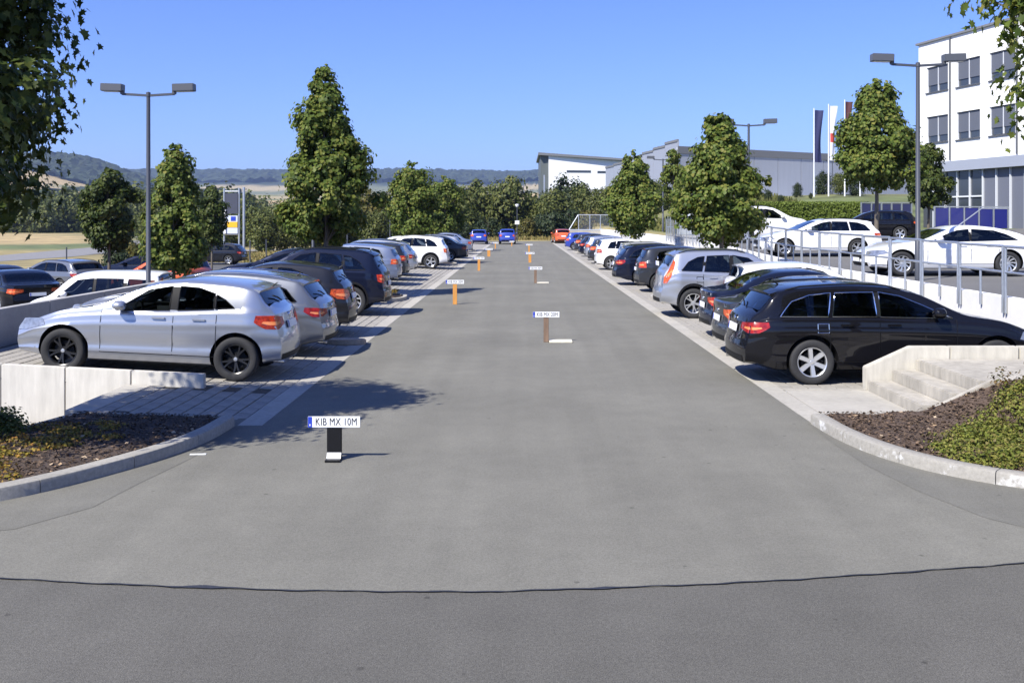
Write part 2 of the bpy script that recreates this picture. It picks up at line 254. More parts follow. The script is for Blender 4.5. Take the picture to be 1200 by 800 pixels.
def make_shape(S):
    top, belt = pchip(S['top']), pchip(S['belt']); xr, xf = -S['RO'], S['WB']+S['FO']; W = S['W']
    prof_r = pchip(S['prof_r']); prof_f = pchip([(.15,.10),(.3,.03),(.42,0),(.58,.01),(.75,.10),(1.0,.22),(1.3,.3)])
    def plan(x):
        a = max(0, 1-(x-xr)/.62); b = max(0, 1-(xf-x)/.95)
        return W*(1-S.get('rt', .15)*a**2.3-.20*b**2.2)
    def section(x):
        zt = top(x); zb = min(belt(x), zt-.015); w = plan(x)
        z0 = S['bot'] + .10*sstep(xr+.55, xr, x) + .05*sstep(xf-.6, xf, x)
        pts = [(0., z0), (w*.5, z0), (w*.84, z0), (w*.93, z0+.03), (w*.962, z0+.09)]
        hh = zb-z0
        for f in (.22,.30,.38,.46,.54,.62,.70,.76,.82,.87,.91,.95):
            z = z0+hh*f; y = w*(1-.055*abs(f-.52)**1.7*1.6)
            y -= S['crease']*math.exp(-((f-.36)/.13)**2); y += .014*math.exp(-((f-.76)/.035)**2)
            pts.append((y, z))
        yb = w*.945; pts += [(w*.962, z0+hh*.985), (yb, zb)]
        h = (zt-zb); ze = zb+h*.84; ye = max(yb-.30*(ze-zb), .3*w) - .012*h
        for f in (.25,.5,.75): pts.append((yb+(ye-yb)*f+.025*h*math.sin(math.pi*f), zb+(ze-zb)*f))
        for k in range(0, 9):
            a = k/8*math.pi/2; n = 2/2.5
            pts.append((ye*max(math.cos(a), 0)**n if k < 8 else 0., ze+(zt-ze)*math.sin(a)**n))
        return pts
    def D(p):
        x, y, z = p; wr = sstep(xr+.75, xr, x); wf = sstep(xf-.95, xf, x)
        x = x + wr*(prof_r(z) + .10*(y/W)**2) - wf*(prof_f(z) + .20*(y/W)**2)
        return (x, y, z)
    sec = {}
    def get(x):
        k = round(x, 3)
        if k not in sec:
            s = section(k); ys = np.array([q[0] for q in s]); zs = np.array([q[1] for q in s]); zi = np.maximum.accumulate(zs+np.arange(len(zs))*1e-6)
            sec[k] = (s, ys, zi, s[22][0])
        return sec[k]
    def sy(x, z): _, ys, zi, _ = get(x); return float(np.interp(z, zi[4:], ys[4:]))
    def sz(x, y): _, ys, zi, _ = get(x); return float(np.interp(abs(y), ys[:18:-1], zi[:18:-1]))
    return dict(top=top, belt=belt, section=section, D=D, sy=sy, sz=sz, get=get, xr=xr, xf=xf)
def bounds(poly, x):
    zs = []
    for i in range(len(poly)):
        (x0, z0), (x1, z1) = poly[i], poly[(i+1) % len(poly)]
        if abs(x1-x0) < 1e-9:
            if abs(x-x0) < 1e-6: zs += [z0, z1]
        elif min(x0, x1)-1e-9 <= x <= max(x0, x1)+1e-9: zs.append(z0+(z1-z0)*(x-x0)/(x1-x0))
    return min(zs), max(zs)
def patch(poly, fn, nx=10, nz=4, thick=0):
    a, b = min(p[0] for p in poly), max(p[0] for p in poly)
    xs = sorted(set([a+(b-a)*i/nx for i in range(nx+1)] + [min(max(p[0], a), b) for p in poly])); xs[0] += 1e-4; xs[-1] -= 1e-4
    m = MB(); vs = []
    for x in xs:
        lo, hi = bounds(poly, x)
        for j in range(nz+1): vs.append(fn(x, lo+(hi-lo)*j/nz))
    n1 = nz+1; fs = [(i*n1+j, (i+1)*n1+j, (i+1)*n1+j+1, i*n1+j+1) for i in range(len(xs)-1) for j in range(nz)]
    m.add(vs, fs); return m
def orient(me, ref):     # make a patch face away from a reference point
    bm = bmesh.new(); bm.from_mesh(me); bm.normal_update()
    s = sum((f.calc_center_median()-Vector(ref)).dot(f.normal)*f.calc_area() for f in bm.faces)
    if s < 0: bmesh.ops.reverse_faces(bm, faces=bm.faces)
    for f in bm.faces: f.smooth = True
    bm.to_mesh(me); bm.free(); return me
def body_meshes(kind):
    S = SPEC[kind]; G = make_shape(S); D, xr, xf = G['D'], G['xr'], G['xf']
    xs = []; x = xr
    while x < xf-1e-6:
        xs.append(x); x += .022 if (x-xr < .6 or xf-x < .25) else .055
    xs.append(xf)
    bm = bmesh.new(); rings = []
    for x in xs:
        s = G['section'](round(x, 3)); row = [bm.verts.new(D((x, -y, z))) for (y, z) in s[::-1][:-1]] ; row = [bm.verts.new(D((x, 0, s[0][1])))] + [bm.verts.new(D((x, y, z))) for (y, z) in s[1:]] + row[1:]
        rings.append(row)
    # the unused duplicate top vertex of the second half is dropped
    bm.verts.ensure_lookup_table()
    n = len(rings[0])
    for i in range(len(rings)-1):
        for j in range(n): bm.faces.new((rings[i][j], rings[i][(j+1) % n], rings[i+1][(j+1) % n], rings[i+1][j]))
    for x, ring in ((xs[0], rings[0]), (xs[-1], rings[-1])):
        s = G['section'](round(x, 3)); k = len(s); prev = None
        for j in range(1, k):
            a, b = ring[j], ring[(n-j) % n]
            row = [a] if j == k-1 else [a] + [bm.verts.new(D((x, s[j][0]*(1-2*q/8), s[j][1]))) for q in range(1, 8)] + [b]
            if prev is None:
                bm.faces.new([ring[0]] + row[::-1])
            elif len(row) == 1: 
                for q in range(len(prev)-1): bm.faces.new((prev[q], prev[q+1], row[0]))
            else:
                for q in range(8): bm.faces.new((prev[q], prev[q+1], row[q+1], row[q]))
            prev = row
    loose = [v for v in bm.verts if not v.link_faces]; bmesh.ops.delete(bm, geom=loose, context='VERTS')
    bmesh.ops.remove_doubles(bm, verts=bm.verts, dist=.0004)
    bmesh.ops.recalc_face_normals(bm, faces=bm.faces)
    me = bpy.data.meshes.new('body'); bm.to_mesh(me); bm.free(); me.materials.append(P['silver']); me.materials.append(M_black)
    ob = bpy.data.objects.new('tmp', me); C.objects.link(ob)
    cut = MB()
    for xa in (0, S['WB']):
        for s in (-1, 1):
            rr = S['R']+.055; y0, y1 = s*(S['W']-.30), s*(S['W']+.2)
            cut.lathe([(0.0001, y0), (rr, y0), (rr, y1), (0.0001, y1)], 'y', 40, (xa, 0, S['R']+.015))
    cme = cut.mesh('cut', None); bmc = bmesh.new(); bmc.from_mesh(cme); bmesh.ops.remove_doubles(bmc, verts=bmc.verts, dist=.001); bmesh.ops.recalc_face_normals(bmc, faces=bmc.faces); bmc.to_mesh(cme); bmc.free()
    cme.materials.append(M_black)
    co = bpy.data.objects.new('cut', cme); C.objects.link(co)
    md = ob.modifiers.new('b', 'BOOLEAN'); md.operation = 'DIFFERENCE'; md.object = co; md.solver = 'EXACT'; md.material_mode = 'TRANSFER'
    dg = bpy.context.evaluated_depsgraph_get(); out = bpy.data.meshes.new_from_object(ob.evaluated_get(dg))
    bpy.data.objects.remove(ob); bpy.data.objects.remove(co)
    bm = bmesh.new(); bm.from_mesh(out)
    d0, d1, d2 = S['doors']; zs = S['bot']+.14
    for co_, no in (((d0,0,0),(1,0,0)), ((d1,0,0),(1,0,0)), ((d2,0,0),(1,0,0)), ((0,0,zs),(0,0,1)), ((0,0,S['belt'][3][1]-.012),(0,0,1))):
        bmesh.ops.bisect_plane(bm, geom=list(bm.verts)+list(bm.edges)+list(bm.faces), plane_co=co_, plane_no=no, dist=1e-5)
    zt = S['belt'][3][1]-.012
    def cutline(p, q, test):      # split the faces of a region along the vertical plane through a line
        fs = [f for f in bm.faces if test(f.calc_center_median())]; gs = set(fs)
        for f in fs: gs.update(f.edges); gs.update(f.verts)
        bmesh.ops.bisect_plane(bm, geom=list(gs), plane_co=p, plane_no=q, dist=1e-5)
    holes_ = []
    for poly in S['win']:
        x0, x1 = min(p[0] for p in poly)-.08, max(p[0] for p in poly)+.08; z0, z1 = min(p[1] for p in poly)-.06, max(p[1] for p in poly)+.08
        reg = lambda c: x0 < c.x < x1 and z0 < c.z < z1 and abs(c.y) > .35
        cx, cz = sum(p[0] for p in poly)/len(poly), sum(p[1] for p in poly)/len(poly); pin = [(cx+(p[0]-cx)*.985, cz+(p[1]-cz)*.97) for p in poly]
        for i in range(len(pin)):
            (a0, b0), (a1, b1) = pin[i], pin[(i+1) % len(pin)]; cutline((a0, 0, b0), (-(b1-b0), 0, a1-a0), reg)
        holes_.append(('s', pin))
    for (xa, xb), fr in ((S['ws'], .92), (S['rs'], .88)):
        ya, yb = G['get'](xa)[3]*fr, G['get'](xb)[3]*fr; zlo = min(G['top'](xa), G['top'](xb))-.25; xa2, xb2 = D((xa, 0, G['top'](xa)))[0]+.012, D((xb, 0, G['top'](xb)))[0]-.012
        reg = lambda c: xa2-.12 < c.x < xb2+.12 and c.z > zlo
        cutline((xa2, 0, 0), (1, 0, 0), reg); cutline((xb2, 0, 0), (1, 0, 0), reg)
        for s in (-1, 1): cutline((xa2, s*ya, 0), (-(s*(yb-ya)), xb2-xa2, 0), reg)
        holes_.append(('t', (xa2, xb2, ya, yb, zlo)))
    def ispoly(poly, x, y):
        c = False; j = len(poly)-1
        for i in range(len(poly)):
            if (poly[i][1] > y) != (poly[j][1] > y) and x < (poly[j][0]-poly[i][0])*(y-poly[i][1])/(poly[j][1]-poly[i][1])+poly[i][0]: c = not c
            j = i
        return c
    gone = set()
    for f in bm.faces:
        c = f.calc_center_median()
        for k_, q in holes_:
            if k_ == 's':
                if abs(c.y) > .35 and ispoly(q, c.x, c.z): gone.add(f)
            else:
                xa2, xb2, ya, yb, zlo = q
                if xa2 < c.x < xb2 and c.z > zlo and abs(c.y) < ya+(yb-ya)*(c.x-xa2)/(xb2-xa2): gone.add(f)
    bmesh.ops.delete(bm, geom=list(gone), context='FACES')
    mi = out.materials.find(M_black.name); 
    for f in bm.faces:
        if f.material_index == mi: f.material_index = 1
        elif f.calc_center_median().z < S['bot']+.012: f.material_index = 1
        else: f.material_index = 0
    shade(bm, 38); bm.normal_update()
    lb = bmesh.new(); mp = {}
    for f in bm.faces:
        if f.material_index == 0 and f.calc_center_median().z > S['bot']+.1 and S['doors'][0]-1.2 < f.calc_center_median().x < S['ws'][1]+.15:
            vv = []
            for v in f.verts:
                if v not in mp: mp[v] = lb.verts.new(v.co-v.normal*.018)
                vv.append(mp[v])
            g_ = lb.faces.new(vv[::-1]); g_.smooth = True
    lining = bpy.data.meshes.new('cabin_lining'); lb.to_mesh(lining); lb.free(); lining.materials.append(M_lining)
    doors = []
    for (a, b) in ((d0, d1), (d1, d2)):
        for s in (-1, 1):
            fs = [f for f in bm.faces if f.material_index == 0 and a < f.calc_center_median().x < b and zs < f.calc_center_median().z < zt and f.calc_center_median().y*s > .45]
            doors.append((fs, s, a, b))
    res = []
    for fs, s, a, b in doors:
        nb = bmesh.new(); mp = {}
        for f in fs:
            vv = []
            for v in f.verts:
                if v not in mp: mp[v] = nb.verts.new(v.co)
                vv.append(mp[v])
            g = nb.faces.new(vv); g.smooth = True
        m2 = bpy.data.meshes.new('door'); nb.to_mesh(m2); nb.free(); m2.materials.append(P['silver']); res.append((m2, s, a, b))
    dead = set(f for d in doors for f in d[0]); bmesh.ops.delete(bm, geom=list(dead), context='FACES')
    b2 = bpy.data.meshes.new('body'); bm.to_mesh(b2); bm.free(); b2.materials.append(P['silver']); b2.materials.append(M_black)
    bpy.data.meshes.remove(out)
    return b2, res, G, zs, zt, lining
def tubes(pts, r, n=5): m = MB(); m.tube(pts, r, n); return m
def wheel_meshes(R_, rim):
    t = MB(); w2 = .105
    t.lathe([(R_*.66, -w2*.82), (R_*.74, -w2), (R_*.92, -w2*1.02), (R_*.975, -w2*.9), (R_, -w2*.62), (R_, w2*.62), (R_*.975, w2*.9), (R_*.92, w2*1.02), (R_*.74, w2), (R_*.66, w2*.82), (R_*.66, -w2*.82)], 'y', 40)
    tm = t.mesh('tyre', M_tyre, 50)
    h = MB(); h.lathe([(.001, .02), (R_*.45, .02), (R_*.45, -.0), (.001, -.0)], 'y', 24); h.lathe([(R_*.655, -w2*.8), (R_*.655, w2*.6), (R_*.60, w2*.6)], 'y', 32)
    hm = h.mesh('wheel', M_black, 40)
    r = MB(); y = w2*.80
    r.lathe([(R_*.685, y), (R_*.66, y+.008), (R_*.62, y), (R_*.61, y-.05)], 'y', 40)
    r.lathe([(.001, y*.8), (R_*.15, y*.78), (R_*.19, y*.55)], 'y', 20)
    n, kind = rim
    for i in range(n):
        a0 = 2*math.pi*i/n
        for off in ((-.16, .16) if kind == 'twin' else (0,)):
            tw = .35 if kind == 'swirl' else 0
            wi, wo = {'twin': (.026, .024), 'wide': (.050, .060), 'swirl': (.026, .042)}[kind]
            pr = []
            for k, f in enumerate((.12, .4, .64)):
                a = a0 + off*(.35+1.0*k/2) + tw*k/2; rr = R_*f; wd = wi+(wo-wi)*k/2
                c = Vector((math.cos(a)*rr, 0, math.sin(a)*rr)); tn = Vector((-math.sin(a), 0, math.cos(a)))
                yy = y*(.80+.16*k/2); pr.append((c-tn*wd/2+Vector((0,yy,0)), c+tn*wd/2+Vector((0,yy,0)), c+tn*wd/2*1.3+Vector((0,yy-.03,0)), c-tn*wd/2*1.3+Vector((0,yy-.03,0))))
            vs = [p for q in pr for p in q]; fs = [(k*4+j, k*4+(j+1)%4, k*4+4+(j+1)%4, k*4+4+j) for k in range(2) for j in range(4)] + [(0,1,2,3), (8,9,10,11)]
            r.add(vs, fs)
    rm = r.mesh('rim', M_rimS, 35)
    cp = MB(); cp.lathe([(.001, y*.95), (R_*.085, y*.93), (R_*.095, y*.75)], 'y', 16)
    return tm, hm, rm, cp.mesh('hub_cap', M_rimS, 40)
TYPES = {}
def car_type(kind):
    if kind in TYPES: return TYPES[kind]
    S = SPEC[kind]; body, doors, G, zs, zt, lining = body_meshes(kind); D, sy, sz, xr, xf = G['D'], G['sy'], G['sz'], G['xr'], G['xf']; T = []; W = S['W']
    # T: (name, mesh, level of detail, parent key, key, role)
    T.append(('body', body, 0, None, 'body', 'paint'))
    T.append(('cabin_lining', lining, 0, None, None, None))
    hz0 = zt; m = MB(); m.box(S['rs'][0]+.25, S['ws'][1]-.05, -W*.82, W*.82, S['bot']+.12, S['bot']+.16); T.append(('cabin_floor', m.mesh('cabin_floor', M_seat), 0, None, None, None))
    m = MB(); m.box(S['ws'][1]-.42, S['ws'][1]-.02, -W*.80, W*.80, S['bot']+.2, zt-.02); T.append(('dashboard', m.mesh('dashboard', M_seat, bevel=.04), 0, None, None, None))
    def seat(x, y0, y1, nm):
        m = MB(); zs_ = zt-.55; m.obox((x+.22, (y0+y1)/2, zs_), (1, 0, .12), .25, (0, 1, 0), (y1-y0)/2, .09); m.obox((x-.06, (y0+y1)/2, zs_+.36), (-.32, 0, 1), .34, (0, 1, 0), (y1-y0)/2, .07)
        me = m.mesh(nm, M_seat, bevel=.03); T.append((nm, me, 0, None, nm+str(x)+str(y0), None))
        for yc in ([(y0+y1)/2] if y1-y0 < .8 else [y0+.25, y1-.25]):
            m = MB(); m.obox((x-.20, yc, zs_+.80), (-.25, 0, 1), .095, (0, 1, 0), .13, .045); T.append(('headrest', m.mesh('headrest', M_seat, bevel=.03), 1, nm+str(x)+str(y0), None, None))
    xs_f = S['doors'][1]+.12; seat(xs_f, -.64, -.12, 'front_seat'); seat(xs_f, .12, .64, 'front_seat'); seat(xs_f-.88, -.62, .62, 'rear_seat')
    m = MB(); tor = [(S['ws'][1]-.50+.06*math.sin(2*math.pi*k/16)*-.4, .38+.18*math.cos(2*math.pi*k/16), zt-.06+.17*math.sin(2*math.pi*k/16)) for k in range(17)]; m.tube(tor, .016, 6); T.append(('steering_wheel', m.mesh('steering_wheel', M_seat), 2, None, None, None))
    for i, (m, s, a, b) in enumerate(doors):
        T.append(('door', m, 0, None, 'door%d' % i, 'paint'))
        xh = a+.11+(.06 if a < .6 else .02); zh = zt-.085
        hb = MB(); yy = sy(xh+.08, zh); hb.obox((xh+.08, s*(yy+.014), zh), (1, 0, 0), .095, (0, 0, 1), .016, .014); T.append(('door_handle', hb.mesh('door_handle', None, bevel=.006), 2, 'door%d' % i, None, 'paint'))
        sm = MB()
        def seamline(pts):
            for k in range(len(pts)-1):
                (x0, z0), (x1, z1) = pts[k], pts[k+1]; hw = .0045; dx, dz = x1-x0, z1-z0; L = math.hypot(dx, dz); nx, nz = -dz/L*hw, dx/L*hw
                q = [(x0-nx, z0-nz), (x1-nx, z1-nz), (x1+nx, z1+nz), (x0+nx, z0+nz)]
                sm.add([D((u, s*(sy(u, v)+.0025), v)) for u, v in q], [(0, 1, 2, 3)])
        zz = [zs+(zt-zs)*k/10 for k in range(11)]
        xx = a if a == S['doors'][0] else b
        seamline([(a, z) for z in zz]); seamline([(b, z) for z in zz]); seamline([(a+(b-a)*k/6, zs) for k in range(7)])
        T.append(('door_seam', sm.mesh('door_seam', M_black), 2, 'door%d' % i, None, None))
    for wi, poly in enumerate(S['win']):
        for s in (-1, 1):
            fn = lambda x, z: D((x, s*(sy(x, z)+.004), z))
            me = orient(patch(poly, fn).mesh('side_window', M_glass, fix=False), (poly[0][0], 0, .9)); T.append(('side_window', me, 0, None, 'win%d%d' % (wi, s), None))
            pts = []
            for i in range(len(poly)):
                (x0, z0), (x1, z1) = poly[i], poly[(i+1) % len(poly)]
                pts += [D((x0+(x1-x0)*k/5, s*(sy(x0+(x1-x0)*k/5, z0+(z1-z0)*k/5)+.004), z0+(z1-z0)*k/5)) for k in range(5)]
            T.append(('window_trim', tubes(pts+[pts[0]], .008, 5).mesh('window_trim', M_black, 60), 1, 'win%d%d' % (wi, s), None, 'trim'))
    ws_ = sorted(S['win'], key=lambda p: min(q[0] for q in p))      # black pillars between the side windows
    for A_, B_ in zip(ws_[:-1], ws_[1:]):
        xa_, xb_ = max(q[0] for q in A_), min(q[0] for q in B_)
        la, ha = bounds(A_, xa_-.03); lb_, hb_ = bounds(B_, xb_+.03); lo_, hi_ = max(la, lb_), min(ha, hb_)
        if xb_-xa_ < .005: xa_, xb_ = (xa_+xb_)/2-.03, (xa_+xb_)/2+.03
        for s in (-1, 1):
            T.append(('door_pillar', orient(patch([(xa_-.012, lo_), (xa_-.012, hi_), (xb_+.012, hi_), (xb_+.012, lo_)], lambda x, z: D((x, s*(sy(x, z)+.0028), z)), 3, 4).mesh('door_pillar', M_black, fix=False), (xa_, 0, .9)), 1, None, None, None))
    ff = MB(); xq, zq_ = (.16 if kind not in ('van',) else -.4), zt-.13
    for (p0, p1) in (((-.08, -.065), (.08, -.065)), ((.08, -.065), (.08, .065)), ((.08, .065), (-.08, .065)), ((-.08, .065), (-.08, -.065))):
        ff.tube([D((xq+p0[0], -(sy(xq+p0[0], zq_+p0[1])+.002), zq_+p0[1])), D((xq+p1[0], -(sy(xq+p1[0], zq_+p1[1])+.002), zq_+p1[1]))], .006, 4)
    T.append(('fuel_flap', ff.mesh('fuel_flap', M_black), 2, None, None, 'trim'))
    for name, (xa, xb), fr in (('windscreen', S['ws'], .94), ('rear_window', S['rs'], .90)):
        m = MB(); nu, nv = 12, 10; vs = []
        for i in range(nu+1):
            x = xa+(xb-xa)*i/nu; ye = G['get'](x)[3]*fr
            for j in range(nv+1):
                y = ye*(-1+2*j/nv); px, py, pz = D((x, y, sz(x, y))); sgn = 1 if name == 'windscreen' else -1
                vs.append((px+sgn*.004, py, pz+.004))
        m.add(vs, [(i*(nv+1)+j, (i+1)*(nv+1)+j, (i+1)*(nv+1)+j+1, i*(nv+1)+j+1) for i in range(nu) for j in range(nv)])
        T.append((name, orient(m.mesh(name, M_glass, fix=False), (.6, 0, .6)), 0, None, name, None))
        if name == 'rear_window' and kind not in ('sedan', 'fastback'):
            x = xb+.02; ye = G['get'](x)[3]*.9; sp = MB()
            pr = []
            for j in range(9):
                y = ye*(-1+j/4); b0 = Vector(D((xb+.10, y, sz(xb+.10, y)+.006))); b1 = Vector(D((xb-.07, y, sz(xb+.02, y)+.012))); pr.append((b0, b1, b1+Vector((.02, 0, -.035)), b0+Vector((0, 0, -.05))))
            sp.add([p for q in pr for p in q], [(k*4+j, k*4+(j+1)%4, k*4+4+(j+1)%4, k*4+4+j) for k in range(8) for j in range(4)] + [(0,1,2,3), (32,33,34,35)])
            T.append(('roof_spoiler', sp.mesh('roof_spoiler', None, 40), 1, None, None, 'paint'))
            wz = MB(); y0 = 0; q0 = Vector(D((xa, 0, sz(xa, 0))))+Vector((-.02, 0, .015)); wz.tube([q0, q0+Vector((.03, .18, .06)), q0+Vector((.05, .36, .09))], .012, 5); T.append(('rear_wiper', wz.mesh('rear_wiper', M_black), 2, None, None, None))
    zcl = {-1: G['belt'](xr)-.02, 1: G['belt'](xf)-.02}
    def wrap(end, off):
        def fn(u, z, s):
            if end < 0: xe, sg = xr, 1
            else: xe, sg = xf, -1
            if u <= 0:
                x = xe+sg*(-u); return D((x, s*(sy(x, min(z, max(G['belt'](x)-.02, G['top'](x)-.10)))+(off if u < 0 else 0)), z))
            p = D((xe, s*max(sy(xe, min(z, zcl[end]))-u, 0), z)); return (p[0]-sg*off, p[1], p[2])
        return fn
    for name, poly, end, mm in (('tail_light', S['tail'], -1, M_tail), ('headlight', S['head'], 1, M_headl)):
        for s in (-1, 1):
            f = wrap(end, .007); me = orient(patch(poly, lambda u, z: f(u, z, s), 14, 4).mesh(name, mm, fix=False), (1.2, 0, .7)); T.append((name, me, 0, None, name+str(s), 'tail' if name == 'tail_light' else None))
            if name == 'tail_light':
                cx = sum(p[0] for p in poly)/len(poly); cz = sum(p[1] for p in poly)/len(poly); sub = [(cx+(p[0]-cx)*.55, cz-.015+(p[1]-cz)*.25) for p in poly]; f2 = wrap(end, .010)
                T.append(('reflector', orient(patch(sub, lambda u, z: f2(u, z, s), 8, 2).mesh('reflector', M_tailw, fix=False), (1.2, 0, .7)), 1, name+str(s), None, None))
    def flat(end, y0, y1, z0, z1, off, mm, name, lod, dz=0):
        m = MB(); vs = []; xe, sg = (xr, -1) if end < 0 else (xf, 1); ny, nz = 10, 4
        for i in range(ny+1):
            for j in range(nz+1):
                y = y0+(y1-y0)*i/ny; z = z0+(z1-z0)*j/nz; p = D((xe, y, z)); vs.append((p[0]+sg*off, p[1], p[2]))
        m.add(vs, [(i*(nz+1)+j, (i+1)*(nz+1)+j, (i+1)*(nz+1)+j+1, i*(nz+1)+j+1) for i in range(ny) for j in range(nz)])
        T.append((name, orient(m.mesh(name, mm, fix=False), (1.2, 0, (z0+z1)/2)), lod, None, None, None))
    b = S['bot']; zp = (S['tail'][0][1] if kind not in ('sedan',) else .74)-.06
    flat(-1, -.62, .62, b+.11, b+.20, .004, M_black, 'rear_valance', 1)
    flat(1, -.42, .42, b+.26, b+.44, .004, M_black, 'grille', 0); flat(1, -.60, .60, b+.07, b+.17, .004, M_black, 'air_intake', 0)
    for end, zc, nm in ((-1, zp, 'rear_plate'), (1, b+.24, 'front_plate')):
        xe, sg = (xr, -1) if end < 0 else (xf, 1); p = D((xe, 0, zc)); q = D((xe, 0, zc+.06)); m = MB(); tl = (q[0]-p[0])
        m.obox((p[0]+sg*.018, 0, zc), (0, 1, 0), .26, (tl, 0, .06), .055, .008); me = m.mesh(nm, M_plate, bevel=.002); T.append((nm, me, 0, None, nm, None))
        m = MB(); m.obox((p[0]+sg*.0275, -sg*.24, zc), (0, 1, 0), .018, (tl, 0, .06), .05, .0015); T.append(('plate_band', m.mesh('plate_band', M_blue), 1, nm, None, None))
    p = D((xr, 0, zp+.13)); m = MB(); m.lathe([(.001, -.012), (.04, -.010), (.042, .006)], 'y', 16); me = m.mesh('emblem', M_chrome, 40); me.transform(Matrix.Rotation(-math.pi/2, 4, 'Z')); me.transform(Matrix.Translation((p[0]-.006, 0, zp+.13))); T.append(('emblem', me, 2, None, None, None))
    for s in (-1, 1):
        zb = S['win'][-1 if kind in ('wagon', 'suv', 'sedan', 'fastback', 'van') else 0][-1 if kind in ('wagon', 'suv', 'sedan', 'fastback', 'van') else 0][1]
        xm = S['doors'][2]-.30; ym = sy(xm, zb)+.02; bm = bmesh.new(); bmesh.ops.create_uvsphere(bm, u_segments=14, v_segments=10, radius=1)
        for v in bm.verts:
            c = v.co; c.x = (abs(c.x)**.7*(1 if c.x > 0 else -1)) if c.x else 0; v.co = Vector((xm+c.x*.085+ (.02 if c.x > 0 else 0), s*(ym+.10+c.y*.105*(1 if True else 1)), zb+.085+c.z*.075*(1-.15*c.y*s)))
        for f in bm.faces: f.smooth = True
        me = bpy.data.meshes.new('side_mirror'); bm.to_mesh(me); bm.free(); T.append(('side_mirror', me, 0, None, 'mir%d' % s, 'paint'))
        mm = MB(); mm.obox((xm, s*(ym+.01), zb+.045), (1, 0, 0), .04, (0, 1, 0), .045, .02); T.append(('mirror_foot', mm.mesh('mirror_foot', M_black), 2, 'mir%d' % s, None, None))
        if S.get('rails'):
            xs_ = np.linspace(-.35, 1.35, 9); pts = []
            for k, x in enumerate(xs_):
                yy = G['get'](float(x))[3]*.93; pts.append((x, s*yy, sz(float(x), yy)+(.0 if k in (0, 8) else .03)))
            T.append(('roof_rail', tubes(pts, .013, 6).mesh('roof_rail', M_black, 60), 1, None, None, 'rail'))
        if S.get('clad'):
            for xa in (0, S['WB']):
                m = MB(); rr = S['R']+.058; vs = []
                for k in range(19):
                    a = R(-12+204*k/18)
                    for (r2, o) in ((rr, -.012), (rr, .010), (rr+.055, .008), (rr+.06, -.012)):
                        x = xa+r2*math.cos(a); z = S['R']+.015+r2*math.sin(a); vs.append(D((x, s*(sy(x, max(z, b+.1))+o), z)))
                m.add(vs, [(k*4+j, k*4+(j+1)%4, k*4+4+(j+1)%4, k*4+4+j) for k in range(18) for j in range(4)]); T.append(('wheel_arch', m.mesh('wheel_arch', M_black, 50), 1, None, None, None))
    an = MB(); an.tube([(-.28, 0, sz(-.28, 0)), (-.36, 0, sz(-.28, 0)+.06)], [.016, .006], 6); T.append(('antenna', an.mesh('antenna', M_black), 2, None, None, None))
    ex = MB(); ex.tube([D((xr+.15, .48, b+.08)), (D((xr, .48, b+.08))[0]-.015, .48, b+.08)], .032, 10); T.append(('exhaust_pipe', ex.mesh('exhaust_pipe', M_chrome, 40), 2, None, None, None))
    TYPES[kind] = T; return T
WH = {}; VAR = [0]
def place_car(kind, pos, heading, col, label, group=None, lod=2, rim=(5, 'wide'), rimmat=None, pitch=0, trim=None, scale=1.0, cat='car', steer=0, rail=None, vary=True):
    """pos = ground point below the middle of the rear axle; heading = direction of the car's nose"""
    S = SPEC[kind]; T = car_type(kind); root = empty('parked_van' if kind == 'van' else 'parked_car', pos)
    root.rotation_euler = Matrix.Rotation(heading, 3, 'Z').to_4x4().to_euler()
    root.matrix_world = Matrix.Translation(pos) @ Matrix.Rotation(heading, 4, 'Z') @ Matrix.Rotation(-pitch, 4, 'Y') @ Matrix.Scale(scale, 4)
    tag(root, label, cat, group); keys = {}; tl_ = (M_tail, M_tail2, M_tail3)[VAR[0] % 3]; VAR[0] += 1
    if vary: root.matrix_world = root.matrix_world @ Matrix.Diagonal((rnd.uniform(.96, 1.03), rnd.uniform(.97, 1.02), rnd.uniform(.965, 1.04), 1))
    for name, me, lv, par, key, role in T:
        if lv > lod: continue
        if par and par not in keys: continue
        o = bpy.data.objects.new(name, me); C.objects.link(o); o.parent = keys[par] if par else root
        if key: keys[key] = o
        mm = {'paint': P[col], 'trim': trim or M_black, 'rail': rail or M_black, 'tail': tl_}.get(role)
        if mm is not None:
            if len(me.materials) == 0: me.materials.append(mm)
            o.material_slots[0].link = 'OBJECT'; o.material_slots[0].material = mm
    k = (S['R'], rim)
    if k not in WH: WH[k] = wheel_meshes(S['R'], rim)
    tm, hm, rm, cm = WH[k]
    for xa in (0, S['WB']):
        for s in (-1, 1):
            wo_ = bpy.data.objects.new('wheel', hm); C.objects.link(wo_); wo_.parent = root; wo_.location = (xa, s*(S['W']-.115), S['R']); wo_.rotation_euler = (0, rnd.random()*3, 0 if s > 0 else math.pi)
            if xa and steer: wo_.rotation_euler.z += steer
            for nm, m in (('tyre', tm), ('rim', rm), ('hub_cap', cm)):
                if nm == 'hub_cap' and lod < 2: continue
                c = bpy.data.objects.new(nm, m); C.objects.link(c); c.parent = wo_
                if nm == 'rim' and rimmat: c.material_slots[0].link = 'OBJECT'; c.material_slots[0].material = rimmat
    return root
